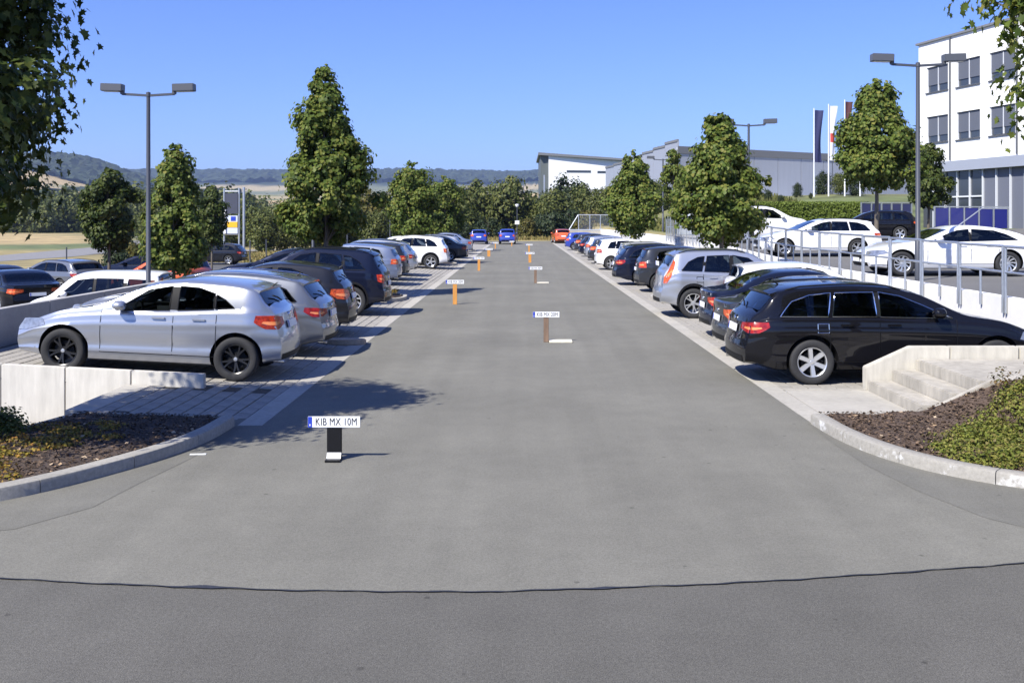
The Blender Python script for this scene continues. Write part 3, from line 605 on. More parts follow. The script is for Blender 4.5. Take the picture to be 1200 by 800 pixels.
# ------------------------------------------------------------------ terrain and paved sheets
def lut(pts):
    xs, ys = [p[0] for p in pts], [p[1] for p in pts]
    return lambda v: float(np.interp(v, xs, ys))
walltop = lut([(10, .95), (18, 1.0), (33, 1.07), (48, 1.40), (70, 1.50), (115, 1.50)])
upz = lut([(6, .45), (10, .80), (27, .88), (38, 1.05), (48, 1.38), (60, 1.50), (90, 1.6), (120, 1.7), (200, 3.0)])
def upper(x, y): return upz(y) + .09*min(max(x-18, 0), 9) + 2.6*sstep(66, 100, y)*sstep(11, 20, x)
def bayz(x): return .05*max(0, -x-3.3)                      # the left bays rise gently away from the aisle
rg = random.Random(3); PH = [(rg.uniform(0, 6.28), rg.uniform(0, 6.28)) for _ in range(8)]
def wav(x, y, s):
    return sum(math.sin(x/s*(1+.7*i)+a+math.sin(y/s*.6+b))*math.cos(y/s*(.8+.5*i)+b) for i, (a, b) in enumerate(PH[:5]))/5
ruf = random.Random(99)
def terrain(x, y):
    if y < 130:
        if x > 8.9 and y > 9: z = upper(x, y) - .05
        elif x < -8.9: z = lut([(-60, -1.6), (-30, -1.3), (-14, -.70), (-9, -.70)])(x) - .012*max(0, min(y, 60)-30)*0
        elif x < -5.25 and y < 14.38: z = -.5
        else: z = -.35 if y > 9 else -.12
        if x < -8.9 and y < 8.2: z = -.12
        if y > 118 and -8.9 <= x <= 8.9: z = .1*(y-118)/4
    else:
        t = sstep(-20, 12, x); z = -1.5*(1-t) + t*.3 + 2.7*sstep(10, 40, x)
        z += (upper(x, 130)-.05-z)*(1-sstep(130, 160, y)) if x > 8.9 else 0
    if y < -2: z = -.12
    f = 46*sstep(450, 1700, y) + (152+8*wav(x, 0, 420))*sstep(2500, 4300, y) + 4*wav(x, y, 300)*sstep(500, 1200, y)
    f += 96*math.exp(-((x+1040)/(330 if x < -1040 else 165))**2-((y-2300)/420)**2) + 22*math.exp(-((x+820)/150)**2-((y-2300)/400)**2)
    if y > 2600: f += ruf.uniform(-4, 4)
    return z + f
def grid_mesh(name, xs, ys, zf, colf=None):
    vs = [(x, y, zf(x, y)) for y in ys for x in xs]; n = len(xs)
    fs = [(j*n+i, j*n+i+1, (j+1)*n+i+1, (j+1)*n+i) for j in range(len(ys)-1) for i in range(n-1)]
    me = bpy.data.meshes.new(name); me.from_pydata(vs, [], fs)
    if colf:
        ca = me.color_attributes.new('land', 'FLOAT_COLOR', 'POINT')
        for k, (x, y, z) in enumerate(vs): ca.data[k].color = (*colf(x, y, z), 1)
    return me
WHEAT, GRASS, DRY, WOOD, GREENF = (.36, .27, .125), (.085, .10, .03), (.25, .205, .085), (.030, .044, .024), (.105, .13, .045)
def landcol(x, y, z):
    if y < 60 and -60 < x < -9: return DRY
    if y < 135:
        if x > 9: return (.105, .125, .04) if y < 95 else (.15, .15, .05)
        return DRY
    px = 610+x/y*1200
    if y < 450:
        if y > 165 and x > -400 and px < 130: return WHEAT
        if px < 140: return GREENF
        return DRY if y < 180 else GRASS
    if y > 3430: return WOOD
    if y > 2000:
        if px < 150 and x < -780: return WOOD
        q = wav(x*.35, y, 170); return (.36, .29, .15) if q > .05 else ((.14, .15, .07) if q > -.25 else (.30, .27, .17))
    q = wav(x*.8, y*1.1, 120)
    return WHEAT if q > -.05 else (GREENF if q > -.3 else (.30, .25, .13))
xs = sorted(set([-6000, -5000, -4200, -3600, -3000, -2600] + list(range(-2300, 1000, 38)) + [1200, 1600, 2200, 3000, 4000, 6000] + list(range(-120, 121, 6)) + [-9.0, -8.8, -5.3, -5.2, 8.8, 9.0]))
ys = sorted(set([-400, -60, -20, -3, 0, 4, 8.2, 8.3, 9, 9.2, 11, 14, 14.35, 17, 20, 25, 30, 38, 48, 60, 70, 80, 90, 100, 110, 118, 122, 130, 131, 145, 160, 180, 200, 230, 260, 300, 340, 400, 450] + list(range(500, 2000, 45)) + list(range(2000, 5000, 90)) + [5400, 6500, 9000]))
me = grid_mesh('ground', xs, ys, terrain, landcol)
m = mat('land', (.2, .2, .1), rough=.95, noise=.3, scale=.12, detail=9, bump=.4, bscale=2)
n = m.node_tree; b = n.nodes['Principled BSDF']; ca = n.nodes.new('ShaderNodeVertexColor'); ca.layer_name = 'land'
tx = n.nodes.new('ShaderNodeTexNoise'); tx.inputs['Scale'].default_value = .35; tx.inputs['Detail'].default_value = 9; tcn = n.nodes.new('ShaderNodeTexCoord'); n.links.new(tcn.outputs['Object'], tx.inputs['Vector'])
mr = n.nodes.new('ShaderNodeMapRange'); mr.inputs[1].default_value = .35; mr.inputs[2].default_value = .65; mr.inputs[3].default_value = .7; mr.inputs[4].default_value = 1.3; n.links.new(tx.outputs[0], mr.inputs[0])
mx = n.nodes.new('ShaderNodeVectorMath'); mx.operation = 'SCALE'; n.links.new(ca.outputs[0], mx.inputs[0]); n.links.new(mr.outputs[0], mx.inputs['Scale']); n.links.new(mx.outputs[0], b.inputs['Base Color'])
g = link('ground', me, None, m); tag(g, kind='structure')
for p in me.polygons: p.use_smooth = True
def sheet(name, poly, zf, mats, parent=None, sub=None):
    bm = bmesh.new(); f = bm.faces.new([bm.verts.new((x, y, 0)) for x, y in poly])
    if f.normal.z < 0: f.normal_flip()
    if sub:
        x0, x1 = min(p[0] for p in poly), max(p[0] for p in poly); y0, y1 = min(p[1] for p in poly), max(p[1] for p in poly)
        for ax, a, c in ((0, x0, x1), (1, y0, y1)):
            k = int((c-a)/sub)
            for i in range(1, k+1):
                co = [0, 0, 0]; co[ax] = a+i*(c-a)/(k+1); no = [0, 0, 0]; no[ax] = 1
                bmesh.ops.bisect_plane(bm, geom=list(bm.verts)+list(bm.edges)+list(bm.faces), plane_co=co, plane_no=no)
    for v in bm.verts: v.co.z = zf(v.co.x, v.co.y)
    bm.normal_update()
    for f in bm.faces:
        if f.normal.z < 0: f.normal_flip()
    me = bpy.data.meshes.new(name); bm.to_mesh(me); bm.free()
    o = link(name, me, parent, mats); 
    if parent is None: tag(o, kind='structure')
    return o
SEAM = [(-14, 9.2), (-9, 8.15), (-6, 7.38), (-3.46, 6.816), (-2.22, 6.657), (-1.15, 6.58), (-.38, 6.566), (.5, 6.63), (1.34, 6.72), (2.23, 6.865), (3.5, 7.12), (6, 7.75), (9, 8.7), (14, 10.5)]
sf = pchip(SEAM)
KL = [(-9.0, 7.55), (-6.6, 7.80), (-5.4, 8.20), (-4.41, 8.68), (-4.18, 8.98), (-3.83, 9.62), (-3.55, 10.27), (-3.35, 11.16), (-3.31, 11.85)]
KR = [(3.40, 12.0), (3.45, 11.1), (3.59, 10.39), (3.86, 9.75), (4.25, 9.27), (4.70, 8.93), (5.5, 8.5), (6.8, 8.15), (9.0, 7.95)]
sx = [-9 + i*.3 for i in range(61)]
sheet('street', [(-60, -40), (60, -40), (60, 12.5)] + [(x, sf(x)+.3) for x in (14, 9, 6, 3.5, 1.3, -.4, -2.2, -3.5, -6, -9, -14)] + [(-60, 12.5)], lambda x, y: 0, M_street)
RX, LX = 3.42, -3.0
aisle = [(x, sf(x)) for x in sx if -8.4 < x < 8.4]
aisle += [(8.4, 9.0), (3.9, 12.4), (RX, 12.6), (RX, 116), (9.5, 117), (9.5, 122), (-12, 122), (-12, 114), (LX, 112), (LX, 12.4), (-3.6, 12.3), (-8.4, 9.0)]
sheet('driveway', aisle, lambda x, y: .005, M_aisle)
def edge_sheet(name, kpts, line):
    poly = kpts + line; sheet(name, poly, lambda x, y: .0075, M_edge)
edge_sheet('right_kerbside_strip', KR[:-2], [(5.5, 8.0), (4.6, 7.62), (4.05, 7.75), (3.72, 8.2), (3.50, 9.0), (3.36, 10.0), (3.34, 11.0), (3.37, 12.0)])
edge_sheet('left_kerbside_strip', KL[2:], [(-3.22, 11.8), (-3.2, 11.0), (-3.32, 10.1), (-3.45, 9.3), (-3.55, 8.5), (-3.9, 7.9), (-4.6, 7.6), (-5.3, 7.62)])
m = MB(); vs = []
rg = random.Random(11)
sxx = [-8.3+i*.05 for i in range(333)]
for x in sxx:
    y = sf(x)+.006*math.sin(x*9.3)+.004*math.sin(x*23); wv = .004+.005*abs(math.sin(x*3.1)*math.sin(x*7.7))+.006*rg.random()**2
    bl = .035*math.exp(-((x+2.05)/.13)**2)+.02*math.exp(-((x-.53)/.06)**2)
    vs += [(x, y-wv-bl*.3, .009), (x, y+wv*.7+bl, .009)]
m.add(vs, [(2*i, 2*i+2, 2*i+3, 2*i+1) for i in range(len(sxx)-1)]); tag(m.build('tar_seam', M_seam), kind='structure')

# lower lot, road, upper lot
sheet('lower_parking_lot', [(-9.0, 15.2), (-9.0, 75), (-27, 75), (-27, 15.2)], lambda x, y: -.66, M_lowlot, sub=5)
sheet('footpath', [(-5.27, 12.0), (-5.27, 14.2), (-9.0, 14.2), (-12, 14.2), (-12, 9.5), (-6.4, 9.2)], lambda x, y: -.44, mat('path_asphalt', (.19, .185, .18), rough=.9, noise=.15, scale=50, bump=.3, bscale=200))
def ribbon(name, pts, w, zoff, m_):
    mb = MB(); vs = []
    P_ = []
    for i in range(len(pts)-1):
        for k in range(12): t = k/12; P_.append((pts[i][0]+(pts[i+1][0]-pts[i][0])*t, pts[i][1]+(pts[i+1][1]-pts[i][1])*t))
    P_.append(pts[-1])
    for i, (x, y) in enumerate(P_):
        a, b_ = P_[max(i-1, 0)], P_[min(i+1, len(P_)-1)]; d = Vector((b_[0]-a[0], b_[1]-a[1], 0)).normalized(); nn = Vector((-d.y, d.x, 0))
        zz = max(terrain(x+nn.x*s*w/2, y+nn.y*s*w/2) for s in (-1, 0, 1))+zoff
        vs += [(x-nn.x*w/2, y-nn.y*w/2, zz), (x+nn.x*w/2, y+nn.y*w/2, zz)]
    mb.add(vs, [(2*i, 2*i+2, 2*i+3, 2*i+1) for i in range(len(P_)-1)]); return tag(mb.build(name, m_), kind='structure')
M_croad = mat('country_road', (.20, .195, .19), rough=.9, noise=.15, scale=3)
ribbon('country_road', [(-75, 50), (-56, 84), (-53, 110), (-58, 150), (-74, 215), (-110, 300)], 9.5, .03, M_croad)
ribbon('side_road', [(-52, 122), (-40, 127), (-20, 131)], 6, .05, M_croad)
ribbon('farm_track', [(-20, 150), (30, 152), (60, 170)], 3, .05, M_croad)
def up_sheet(x, y): return upper(x, y)
sheet('upper_parking_lot', [(8.95, 15.5), (26, 15.5), (26, 50), (12.2, 56), (8.95, 56)], lambda x, y: upper(x, y), mat('asphalt_upper_lot', (.13, .128, .125), big=.1, bigscale=.4, **asph), sub=2.5)
sheet('upper_verge', [(8.95, 56.01), (12.2, 56.01), (14, 62), (14, 64), (8.95, 64)], lambda x, y: upper(x, y)+.01, mat('pale_paving', (.40, .38, .33), rough=.9, noise=.12, scale=8), sub=3)

# ------------------------------------------------------------------ parking-bay paving, block by block
def paving(name, x0, x1, y0, y1, zf, side, holes, vis):
    base = sheet(name, [(x0, y0), (x1, y0), (x1, y1), (x0, y1)], lambda x, y: zf(x)-.012, M_joint, sub=1.5)
    W_, L_, gx, gy = .205, .41, .016, .008
    pv = MB(); bx, by = (W_-gx)/2, (L_-gy)/2; c = .006
    pv.add([(-bx,-by,-.03),(bx,-by,-.03),(bx,by,-.03),(-bx,by,-.03),(-bx,-by,-c),(bx,-by,-c),(bx,by,-c),(-bx,by,-c),(-bx+c,-by+c,0),(bx-c,-by+c,0),(bx-c,by-c,0),(-bx+c,by-c,0)],
           [(0,1,5,4),(1,2,6,5),(2,3,7,6),(3,0,4,7),(4,5,9,8),(5,6,10,9),(6,7,11,10),(7,4,8,11),(8,9,10,11)])
    pme = pv.mesh('paver', M_paver); cells = []
    nx = int((x1-x0)/W_); ny = int((y1-y0)/L_); r2 = random.Random(5)
    for i in range(nx):
        for j in range(ny+1):
            x = (x1-(i+.5)*W_) if side < 0 else x0+(i+.5)*W_; y = y0+(j+.5)*L_ - (L_/2 if i % 2 else 0)
            if y-by < y0 or y+by > y1 or any(a < x < b_ and c_ < y < d for a, b_, c_, d in holes): continue
            cells.append((x, y, zf(x)+r2.uniform(-.0025, .0025)))
    near = sorted([q for q in cells if vis(q[0], q[1])], key=lambda q: q[1])[:300]; ns = set(near)
    tilt = math.atan(.05) if side < 0 else 0
    for x, y, z in near:
        o = bpy.data.objects.new('paver', pme); C.objects.link(o); o.parent = base; o.location = (x, y, z); o.rotation_euler = (r2.uniform(-.006, .006), tilt+r2.uniform(-.01, .01), 0)
    rest = MB()
    for q in cells:
        if q in ns: continue
        x, y, z = q
        if y > 62: continue
        e = .05 if side < 0 else 0
        rest.add([(x-bx, y-by, z-.02+e*bx), (x+bx, y-by, z-.02-e*bx), (x+bx, y+by, z-.02-e*bx), (x-bx, y+by, z-.02+e*bx), (x-bx+c, y-by+c, z+e*bx), (x+bx-c, y-by+c, z-e*bx), (x+bx-c, y+by-c, z-e*bx), (x-bx+c, y+by-c, z+e*bx)],
                 [(0,1,5,4),(1,2,6,5),(2,3,7,6),(3,0,4,7),(4,5,6,7)])
    if rest.v:
        o = link('paver_field', rest.mesh('paver_field', M_paver, fix=False), base); o['kind'] = 'stuff'
    if side < 0: sheet('far_bay_paving', [(x0, 62), (x1, 62), (x1, y1), (x0, y1)], lambda x, y: zf(x)+.003, M_paver, sub=2)
    else: sheet('far_bay_surface', [(x0, 62), (x1, 62), (x1, y1), (x0, y1)], lambda x, y: zf(x)+.003, M_paver, sub=2)
    return base
LISL = [(31.0, 1.3), (55.5, 1.3), (80, 1.3)]          # planted islands between the bays: centre, half length
RISL = [(31.0, 1.3), (54.5, 1.3), (78, 1.3)]
hl = [(-9, -3.75, c-h, c+h) for c, h in LISL]; hr = [(4.2, 9, c-h, c+h) for c, h in RISL]
paving('left_bay_paving', -8.75, -3.30, 14.30, 110, bayz, -1, hl, lambda x, y: x > -4.6)
paving('entry_paving', -5.25, -3.30, 12.10, 14.25, bayz, -1, [], lambda x, y: True) if False else None
# paved apron beside the planter
ap = sheet('apron_paving', [(-5.25, 12.30), (-3.30, 12.05), (-3.30, 14.29), (-5.25, 14.29)], lambda x, y: bayz(x)-.012, M_joint)
pv = MB(); pv.box(-.0945, .0945, -.197, .197, -.03, 0); pme = pv.mesh('paver', M_paver, bevel=.004)
r2 = random.Random(9)
for i in range(9):
    for j in range(6):
        x = -3.30-(i+.5)*.205; y = 14.29-(j+.5)*.41+(.2 if i % 2 else 0)
        if y+.2 > 14.29 or y < 12.32: continue
        o = bpy.data.objects.new('paver', pme); C.objects.link(o); o.parent = ap; o.location = (x, y, bayz(x)+r2.uniform(-.002, .002)); o.rotation_euler = (0, math.atan(.05)+r2.uniform(-.008, .008), 0)
m = MB(); m.add([(-5.50, 12.36, .098), (-5.16, 12.36, .089), (-5.16, 14.28, .089), (-5.50, 14.28, .098), (-5.50, 12.36, -.5), (-5.16, 12.36, -.5), (-5.16, 14.28, -.5), (-5.50, 14.28, -.5)], [(0,1,2,3),(4,5,6,7),(0,1,5,4),(1,2,6,5),(2,3,7,6),(3,0,4,7)])
tag(m.build('apron_edge_slab', M_conc), kind='structure')
paving('right_bay_paving', 3.70, 8.74, 14.42, 110, lambda x: .0, 1, hr, lambda x, y: x < 5.0)
def strip(name, x0, x1, y0, y1, z0, L_, mm):
    m = MB(); y = y0; m.box(x0, x1, y0, y1, -.2, z0); return tag(m.build(name, mm, bevel=.004), kind='structure')
M_gut = mat('gutter_concrete', (.36, .34, .295), rough=.9, noise=.14, scale=12, bump=.2, bscale=80, big=.1, bigscale=.8)
strip('left_gutter', -3.295, -3.0, 11.9, 112, .007, 1, M_gut); strip('right_gutter', RX, 3.695, 12.0, 112, .007, 1, M_gut)

# ------------------------------------------------------------------ kerbs of the two planters
def kerb(name, pts, label, inward, width=.17, h=.125, stain=False):
    root = empty(name, (pts[len(pts)//2][0], pts[len(pts)//2][1], 0)); tag(root, label, 'kerb'); org = Vector(root.location)
    dense = []
    t = [0]
    for i in range(1, len(pts)): t.append(t[-1]+math.hypot(pts[i][0]-pts[i-1][0], pts[i][1]-pts[i-1][1]))
    fx, fy = pchip_free(t, [p[0] for p in pts]), pchip_free(t, [p[1] for p in pts]); n_ = int(t[-1]/.98); L = t[-1]/n_
    for k in range(n_):
        mb = MB(); vs = []
        for q in range(7):
            s = k*L+.004+(L-.008)*q/6; p = Vector((fx(s), fy(s), 0)); d = (Vector((fx(s+.02), fy(s+.02), 0))-Vector((fx(s-.02), fy(s-.02), 0))).normalized(); nn = Vector((-d.y, d.x, 0))*inward
            hh = h*(1-.75*max(0, (s-(t[-1]-.5))/.5)) if name.endswith('drop') else h
            for (o_, z) in ((-.005, -.15), (0, hh-.03), (.008, hh-.008), (.025, hh), (width-.015, hh), (width, hh-.01), (width, -.15)): vs.append(p+nn*o_+Vector((0, 0, z))-org)
        mb.add(vs, [(q*7+j, q*7+j+1, q*7+8+j, q*7+7+j) for q in range(6) for j in range(6)] + [tuple(range(7)), tuple(range(42, 49))])
        o = link('kerb_stone', mb.mesh('kerb_stone', M_kerbw if stain else M_kerb, 40), root)
def pchip_free(t, v):
    t = np.array(t); v = np.array(v); m = np.gradient(v, t)
    def f(s):
        i = int(min(max(np.searchsorted(t, s)-1, 0), len(t)-2)); h = t[i+1]-t[i]; u = (s-t[i])/h
        if u < 0: return float(v[0]+(s-t[0])*m[0])
        if u > 1: return float(v[-1]+(s-t[-1])*m[-1])
        return float((1+2*u)*(1-u)**2*v[i]+u*(1-u)**2*h*m[i]+u*u*(3-2*u)*v[i+1]+u*u*(u-1)*h*m[i+1])
    return f
# kerb stones on the right carry worn white paint on their faces
M_kerbw = mat('kerb_concrete_worn_paint', (.29, .275, .24), rough=.9, noise=.18, scale=25, bump=.3, bscale=120)
n = M_kerbw.node_tree; b = n.nodes['Principled BSDF']; lk = b.inputs['Base Color'].links[0].from_socket
tc = n.nodes.new('ShaderNodeTexCoord'); t1 = n.nodes.new('ShaderNodeTexNoise'); t1.inputs['Scale'].default_value = 2.6; t1.inputs['Detail'].default_value = 7; t1.inputs['Roughness'].default_value = .7; n.links.new(tc.outputs['Object'], t1.inputs['Vector'])
r1 = n.nodes.new('ShaderNodeMapRange'); r1.inputs[1].default_value = .55; r1.inputs[2].default_value = .64; n.links.new(t1.outputs[0], r1.inputs[0])
gz = n.nodes.new('ShaderNodeSeparateXYZ'); n.links.new(tc.outputs['Object'], gz.inputs[0]); r3 = n.nodes.new('ShaderNodeMapRange'); r3.inputs[1].default_value = .118; r3.inputs[2].default_value = .10; n.links.new(gz.outputs['Z'], r3.inputs[0])
mu = n.nodes.new('ShaderNodeMath'); mu.operation = 'MULTIPLY'; n.links.new(r1.outputs[0], mu.inputs[0]); n.links.new(r3.outputs[0], mu.inputs[1])
mx = n.nodes.new('ShaderNodeMix'); mx.data_type = 'RGBA'; n.links.new(mu.outputs[0], mx.inputs[0]); n.links.new(lk, mx.inputs[6]); mx.inputs[7].default_value = (.62, .62, .60, 1); n.links.new(mx.outputs[2], b.inputs['Base Color'])
kerb('planter_kerb', KL, 'grey kerb curving round the planted bed beside the silver hatchback', 1)
kerb('planter_kerb', KR, 'kerb with worn white paint curving round the bed beside the steps', 1, stain=True)
# thin edging along the back of the left bed
def edging(name, pts, z0f, z1f, w_, mm, label, cat='edging'):
    root = empty(name, (*pts[0], 0)); tag(root, label, cat); org = Vector(root.location)
    for i in range(len(pts)-1):
        a, b_ = Vector((*pts[i], 0)), Vector((*pts[i+1], 0)); n_ = max(1, round((b_-a).length/1.0)); d = (b_-a)/n_; nn = Vector((-d.y, d.x, 0)).normalized()*w_
        for k in range(n_):
            p, q = a+d*k+d.normalized()*.003, a+d*(k+1)-d.normalized()*.003; mb = MB()
            V_ = [Vector((c.x, c.y, zz)) - org for c in (p, q, q+nn, p+nn) for zz in (0,)]
            tp = [z1f(i+k/n_), z1f(i+(k+1)/n_), z1f(i+(k+1)/n_), z1f(i+k/n_)]
            mb.add([(v.x, v.y, z0f) for v in V_] + [(v.x, v.y, tz) for v, tz in zip(V_, tp)], [(0,1,2,3),(4,5,6,7),(0,1,5,4),(1,2,6,5),(2,3,7,6),(3,0,4,7)])
            mb.build('edging_stone', mm, root, bevel=.006)
edging('planter_edging', [(-3.40, 12.02), (-5.30, 12.30), (-5.62, 11.0), (-7.2, 9.0), (-9.4, 7.8)], -.5, lambda i: .10, .08, M_kerb, 'narrow edging stones behind the shaded bed by the left wall')

# soil of the beds
def bed(name, poly, zf, mm, sub=.22):
    r3_ = random.Random(21); return sheet(name, poly, lambda x, y: zf(x, y)+.012*math.sin(x*9+y*5)+r3_.uniform(-.01, .012), mm, sub=sub)
def offs(pts, d):
    out = []
    for i, p in enumerate(pts):
        a, b_ = pts[max(i-1, 0)], pts[min(i+1, len(pts)-1)]; v = Vector((b_[0]-a[0], b_[1]-a[1])).normalized(); out.append((p[0]-v.y*d, p[1]+v.x*d))
    return out
bedL = offs(KL, .15) + [(-3.52, 12.04), (-5.28, 12.28), (-5.58, 11.0), (-7.15, 9.0), (-9.0, 8.0)]
bed('left_planting_bed', bedL, lambda x, y: .085, M_soil)
RZ = lambda x, y: .09 + .40*sstep(4.6, 6.2, x + .35*(y-12))*sstep(8.4, 10.5, y)
bedR = offs(KR, .15) + [(9.0, 12.26), (4.75, 12.26), (3.56, 12.2)]
bed('right_planting_bed', bedR, RZ, mat('soil_mulch', (.080, .054, .038), rough=.95, noise=.5, scale=28, bump=1.0, bscale=55))

# ------------------------------------------------------------------ concrete walls on the left
wl = empty('retaining_wall', (-4.42, 14.3, 0)); tag(wl, 'white concrete retaining wall of upright slabs below the silver hatchback', 'wall')
xw = [-4.42, -5.44, -6.36, -7.26, -8.2, -9.2, -10.2, -11.2]
for i in range(len(xw)-1):
    m = MB(); a, b_ = xw[i]-.006+4.42, xw[i+1]+.006+4.42; za, zb_ = .24+.05*(-xw[i]-4.42), .24+.05*(-xw[i+1]-4.42)
    if i > 4: za = zb_ = .43
    m.add([(a,0,-1),(b_,0,-1),(b_,.11,-1),(a,.11,-1),(a,0,za),(b_,0,zb_),(b_,.11,zb_),(a,.11,za)], [(0,1,2,3),(4,5,6,7),(0,1,5,4),(1,2,6,5),(2,3,7,6),(3,0,4,7)])
    m.build('wall_slab', M_wallc, wl, bevel=.008)
pl = empty('parapet_wall', (-8.8, 15, 0)); tag(pl, 'shaded grey concrete parapet wall in front of the left car row', 'wall')
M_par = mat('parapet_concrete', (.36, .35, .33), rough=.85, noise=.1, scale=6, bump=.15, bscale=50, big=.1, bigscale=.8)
y = 14.55
for i in range(16):
    L = 2.1 if i == 0 else 2.5+ (3.5 if i > 5 else 0); z0 = 1.0+ .0*i; m = MB(); m.box(-.18, 0, y-15+.006, y-15+L-.006, -2, 0.89); m.build('wall_slab', M_par, pl, bevel=.01); y += L
    if y > 66: break

# ------------------------------------------------------------------ steps on the right
st = empty('concrete_steps', (4.9, 12.36, 0)); tag(st, 'three pale concrete steps up to a landing beside the black estate car', 'steps')
M_step = mat('step_concrete', (.36, .335, .285), rough=.9, noise=.22, scale=8, stretch=(1, 1, .3), bump=.2, bscale=70, big=.14, bigscale=1.6)
for k in range(3):
    m = MB(); x0 = 4.86+.34*k; x1 = x0+.338 if k < 2 else 12; m.box(x0-4.9, x1-4.9, 12.37-12.36, 14.34-12.36, -.1+.15*k*.9, .15*(k+1)); m.build('step' if k < 2 else 'landing', M_step, st, bevel=.012)
m = MB()
pf = [(4.84, .02), (4.84, .335), (5.5, .62), (6.55, .62), (6.55, -.1), (4.84, -.1)]
def side_slab(name, pf, y0, y1, parent, mm):
    m = MB(); n_ = len(pf); m.add([(x-4.9, y0-12.36, z) for x, z in pf]+[(x-4.9, y1-12.36, z) for x, z in pf], [tuple(range(n_)), tuple(range(n_, 2*n_))]+[(i, (i+1) % n_, n_+(i+1) % n_, n_+i) for i in range(n_)])
    return m.build(name, mm, parent, bevel=.01)
M_stw = mat('step_wall_concrete', (.49, .465, .40), rough=.85, noise=.15, scale=6, stretch=(1.5, 1.5, .25), bump=.15, bscale=50, big=.12, bigscale=1.2)
side_slab('side_wall', [(4.84, -.1), (4.84, .33), (5.48, .62), (6.02, .62), (6.02, -.1)], 14.35, 14.50, st, M_stw)
for a in (6.03, 7.0, 7.97, 8.94, 9.9): side_slab('side_wall', [(a, -.1), (a, .62), (a+.955, .62), (a+.955, -.1)], 14.35, 14.50, st, M_stw)
side_slab('cheek', [(4.55, -.1), (4.55, .06), (4.85, .09), (5.65, .47), (12, .485), (12, -.1)], 12.26, 12.36, st, M_step)
m = MB(); m.add([(3.70, 12.24, .012), (4.86, 12.36, .012), (4.86, 14.34, .012), (3.70, 14.41, .012), (3.70, 12.24, -.2), (4.86, 12.36, -.2), (4.86, 14.34, -.2), (3.70, 14.41, -.2)], [(0,1,2,3),(4,5,6,7),(0,1,5,4),(1,2,6,5),(2,3,7,6),(3,0,4,7)])
tag(m.build('step_apron', M_conc, bevel=.004), kind='structure')
m = MB(); m.box(3.70, 4.84, 14.345, 14.415, -.1, .022); tag(m.build('apron_border', M_conc), kind='structure')

# ------------------------------------------------------------------ white retaining wall and railing on the right
M_rw = mat('white_wall_paint', (.74, .73, .70), rough=.8, noise=.05, scale=3, big=.05, bigscale=.5)
rw = empty('long_retaining_wall', (8.75, 14.5, 0)); tag(rw, 'long white retaining wall below the upper car park', 'wall')
y = 14.52
while y < 112:
    L = 2.0 if y < 60 else 6; m = MB(); za, zb_ = walltop(y), walltop(y+L); a, b_ = y-14.5+.004, y-14.5+L-.004
    m.add([(0,a,-.3),(.22,a,-.3),(.22,b_,-.3),(0,b_,-.3),(0,a,za),(.22,a,za),(.22,b_,zb_),(0,b_,zb_)], [(0,1,2,3),(4,5,6,7),(0,1,5,4),(1,2,6,5),(2,3,7,6),(3,0,4,7)]); m.build('wall_slab', M_rw, rw); y += L
ORD = 'first second third fourth fifth sixth seventh eighth ninth tenth eleventh twelfth thirteenth fourteenth'.split()
def railing(y0, n_, pitch, label, h0=.92, pick=False):
    for k in range(n_):
        ya = y0+k*pitch+.05; yb = y0+(k+1)*pitch-.05; X = 8.715; za, zb_ = walltop(ya), walltop(yb); ym = (ya+yb)/2; zm = walltop(ym)
        hh = h0+.012*max(0, min(ya, 48)-18)*.6
        rt = empty('railing_panel', (X, ya, za)); tag(rt, ORD[k]+' '+label, 'railing', 'steel railing panels along the white wall'); O = Vector(rt.location)
        def tb(nm, pts, r): m = MB(); m.tube([Vector(p)-O for p in pts], r, 8); m.build(nm, M_steel, rt, 60)
        tb('post', [(X, ya, za-.28), (X, ya, za+hh)], .026); tb('post', [(X, yb, zb_-.28), (X, yb, zb_+hh)], .026)
        tb('top_rail', [(X, ya-.02, za+hh), (X, yb+.02, zb_+hh)], .026); tb('middle_rail', [(X, ya, za+hh*.5), (X, yb, zb_+hh*.5)], .022)
        tb('short_post', [(X, ym, zm-.2), (X, ym, zm+hh*.5)], .024)
        if pick:
            for q in range(1, 4): yy = ya+(yb-ya)*q/4; tb('picket', [(X, yy, walltop(yy)-.1), (X, yy, walltop(yy)+hh)], .016)
railing(14.65, 14, 1.9, 'galvanised railing panel along the white wall, counted from the concrete steps')
railing(48.0, 7, 1.9, 'picketed railing panel on the far white wall, counted from the plain panels', pick=True)
# ------------------------------------------------------------------ foliage
def np_mesh(name, verts, k, nper, mats):     # verts (N*nper,3), faces given per leaf by index template k
    N = len(verts)//nper; tmpl = [f for f in k]; loops = np.concatenate([np.array(f) for f in tmpl]); sizes = np.array([len(f) for f in tmpl])
    li = (np.arange(N)[:, None]*nper+loops[None, :]).ravel(); tot = np.tile(sizes, N); start = np.concatenate([[0], np.cumsum(tot)[:-1]])
    me = bpy.data.meshes.new(name); me.vertices.add(len(verts)); me.vertices.foreach_set('co', verts.astype(np.float32).ravel())
    me.loops.add(len(li)); me.loops.foreach_set('vertex_index', li.astype(np.int32)); me.polygons.add(len(tot)); me.polygons.foreach_set('loop_start', start.astype(np.int32)); me.polygons.foreach_set('loop_total', tot.astype(np.int32))
    me.update(calc_edges=True); me.validate()
    for m in (mats if isinstance(mats, list) else [mats]): me.materials.append(m)
    return me
LEAF_Q = (np.array([(0,-.5,0),(.42,0,.10),(0,.5,0),(-.42,0,.10)]), [(0,1,2),(0,2,3)])
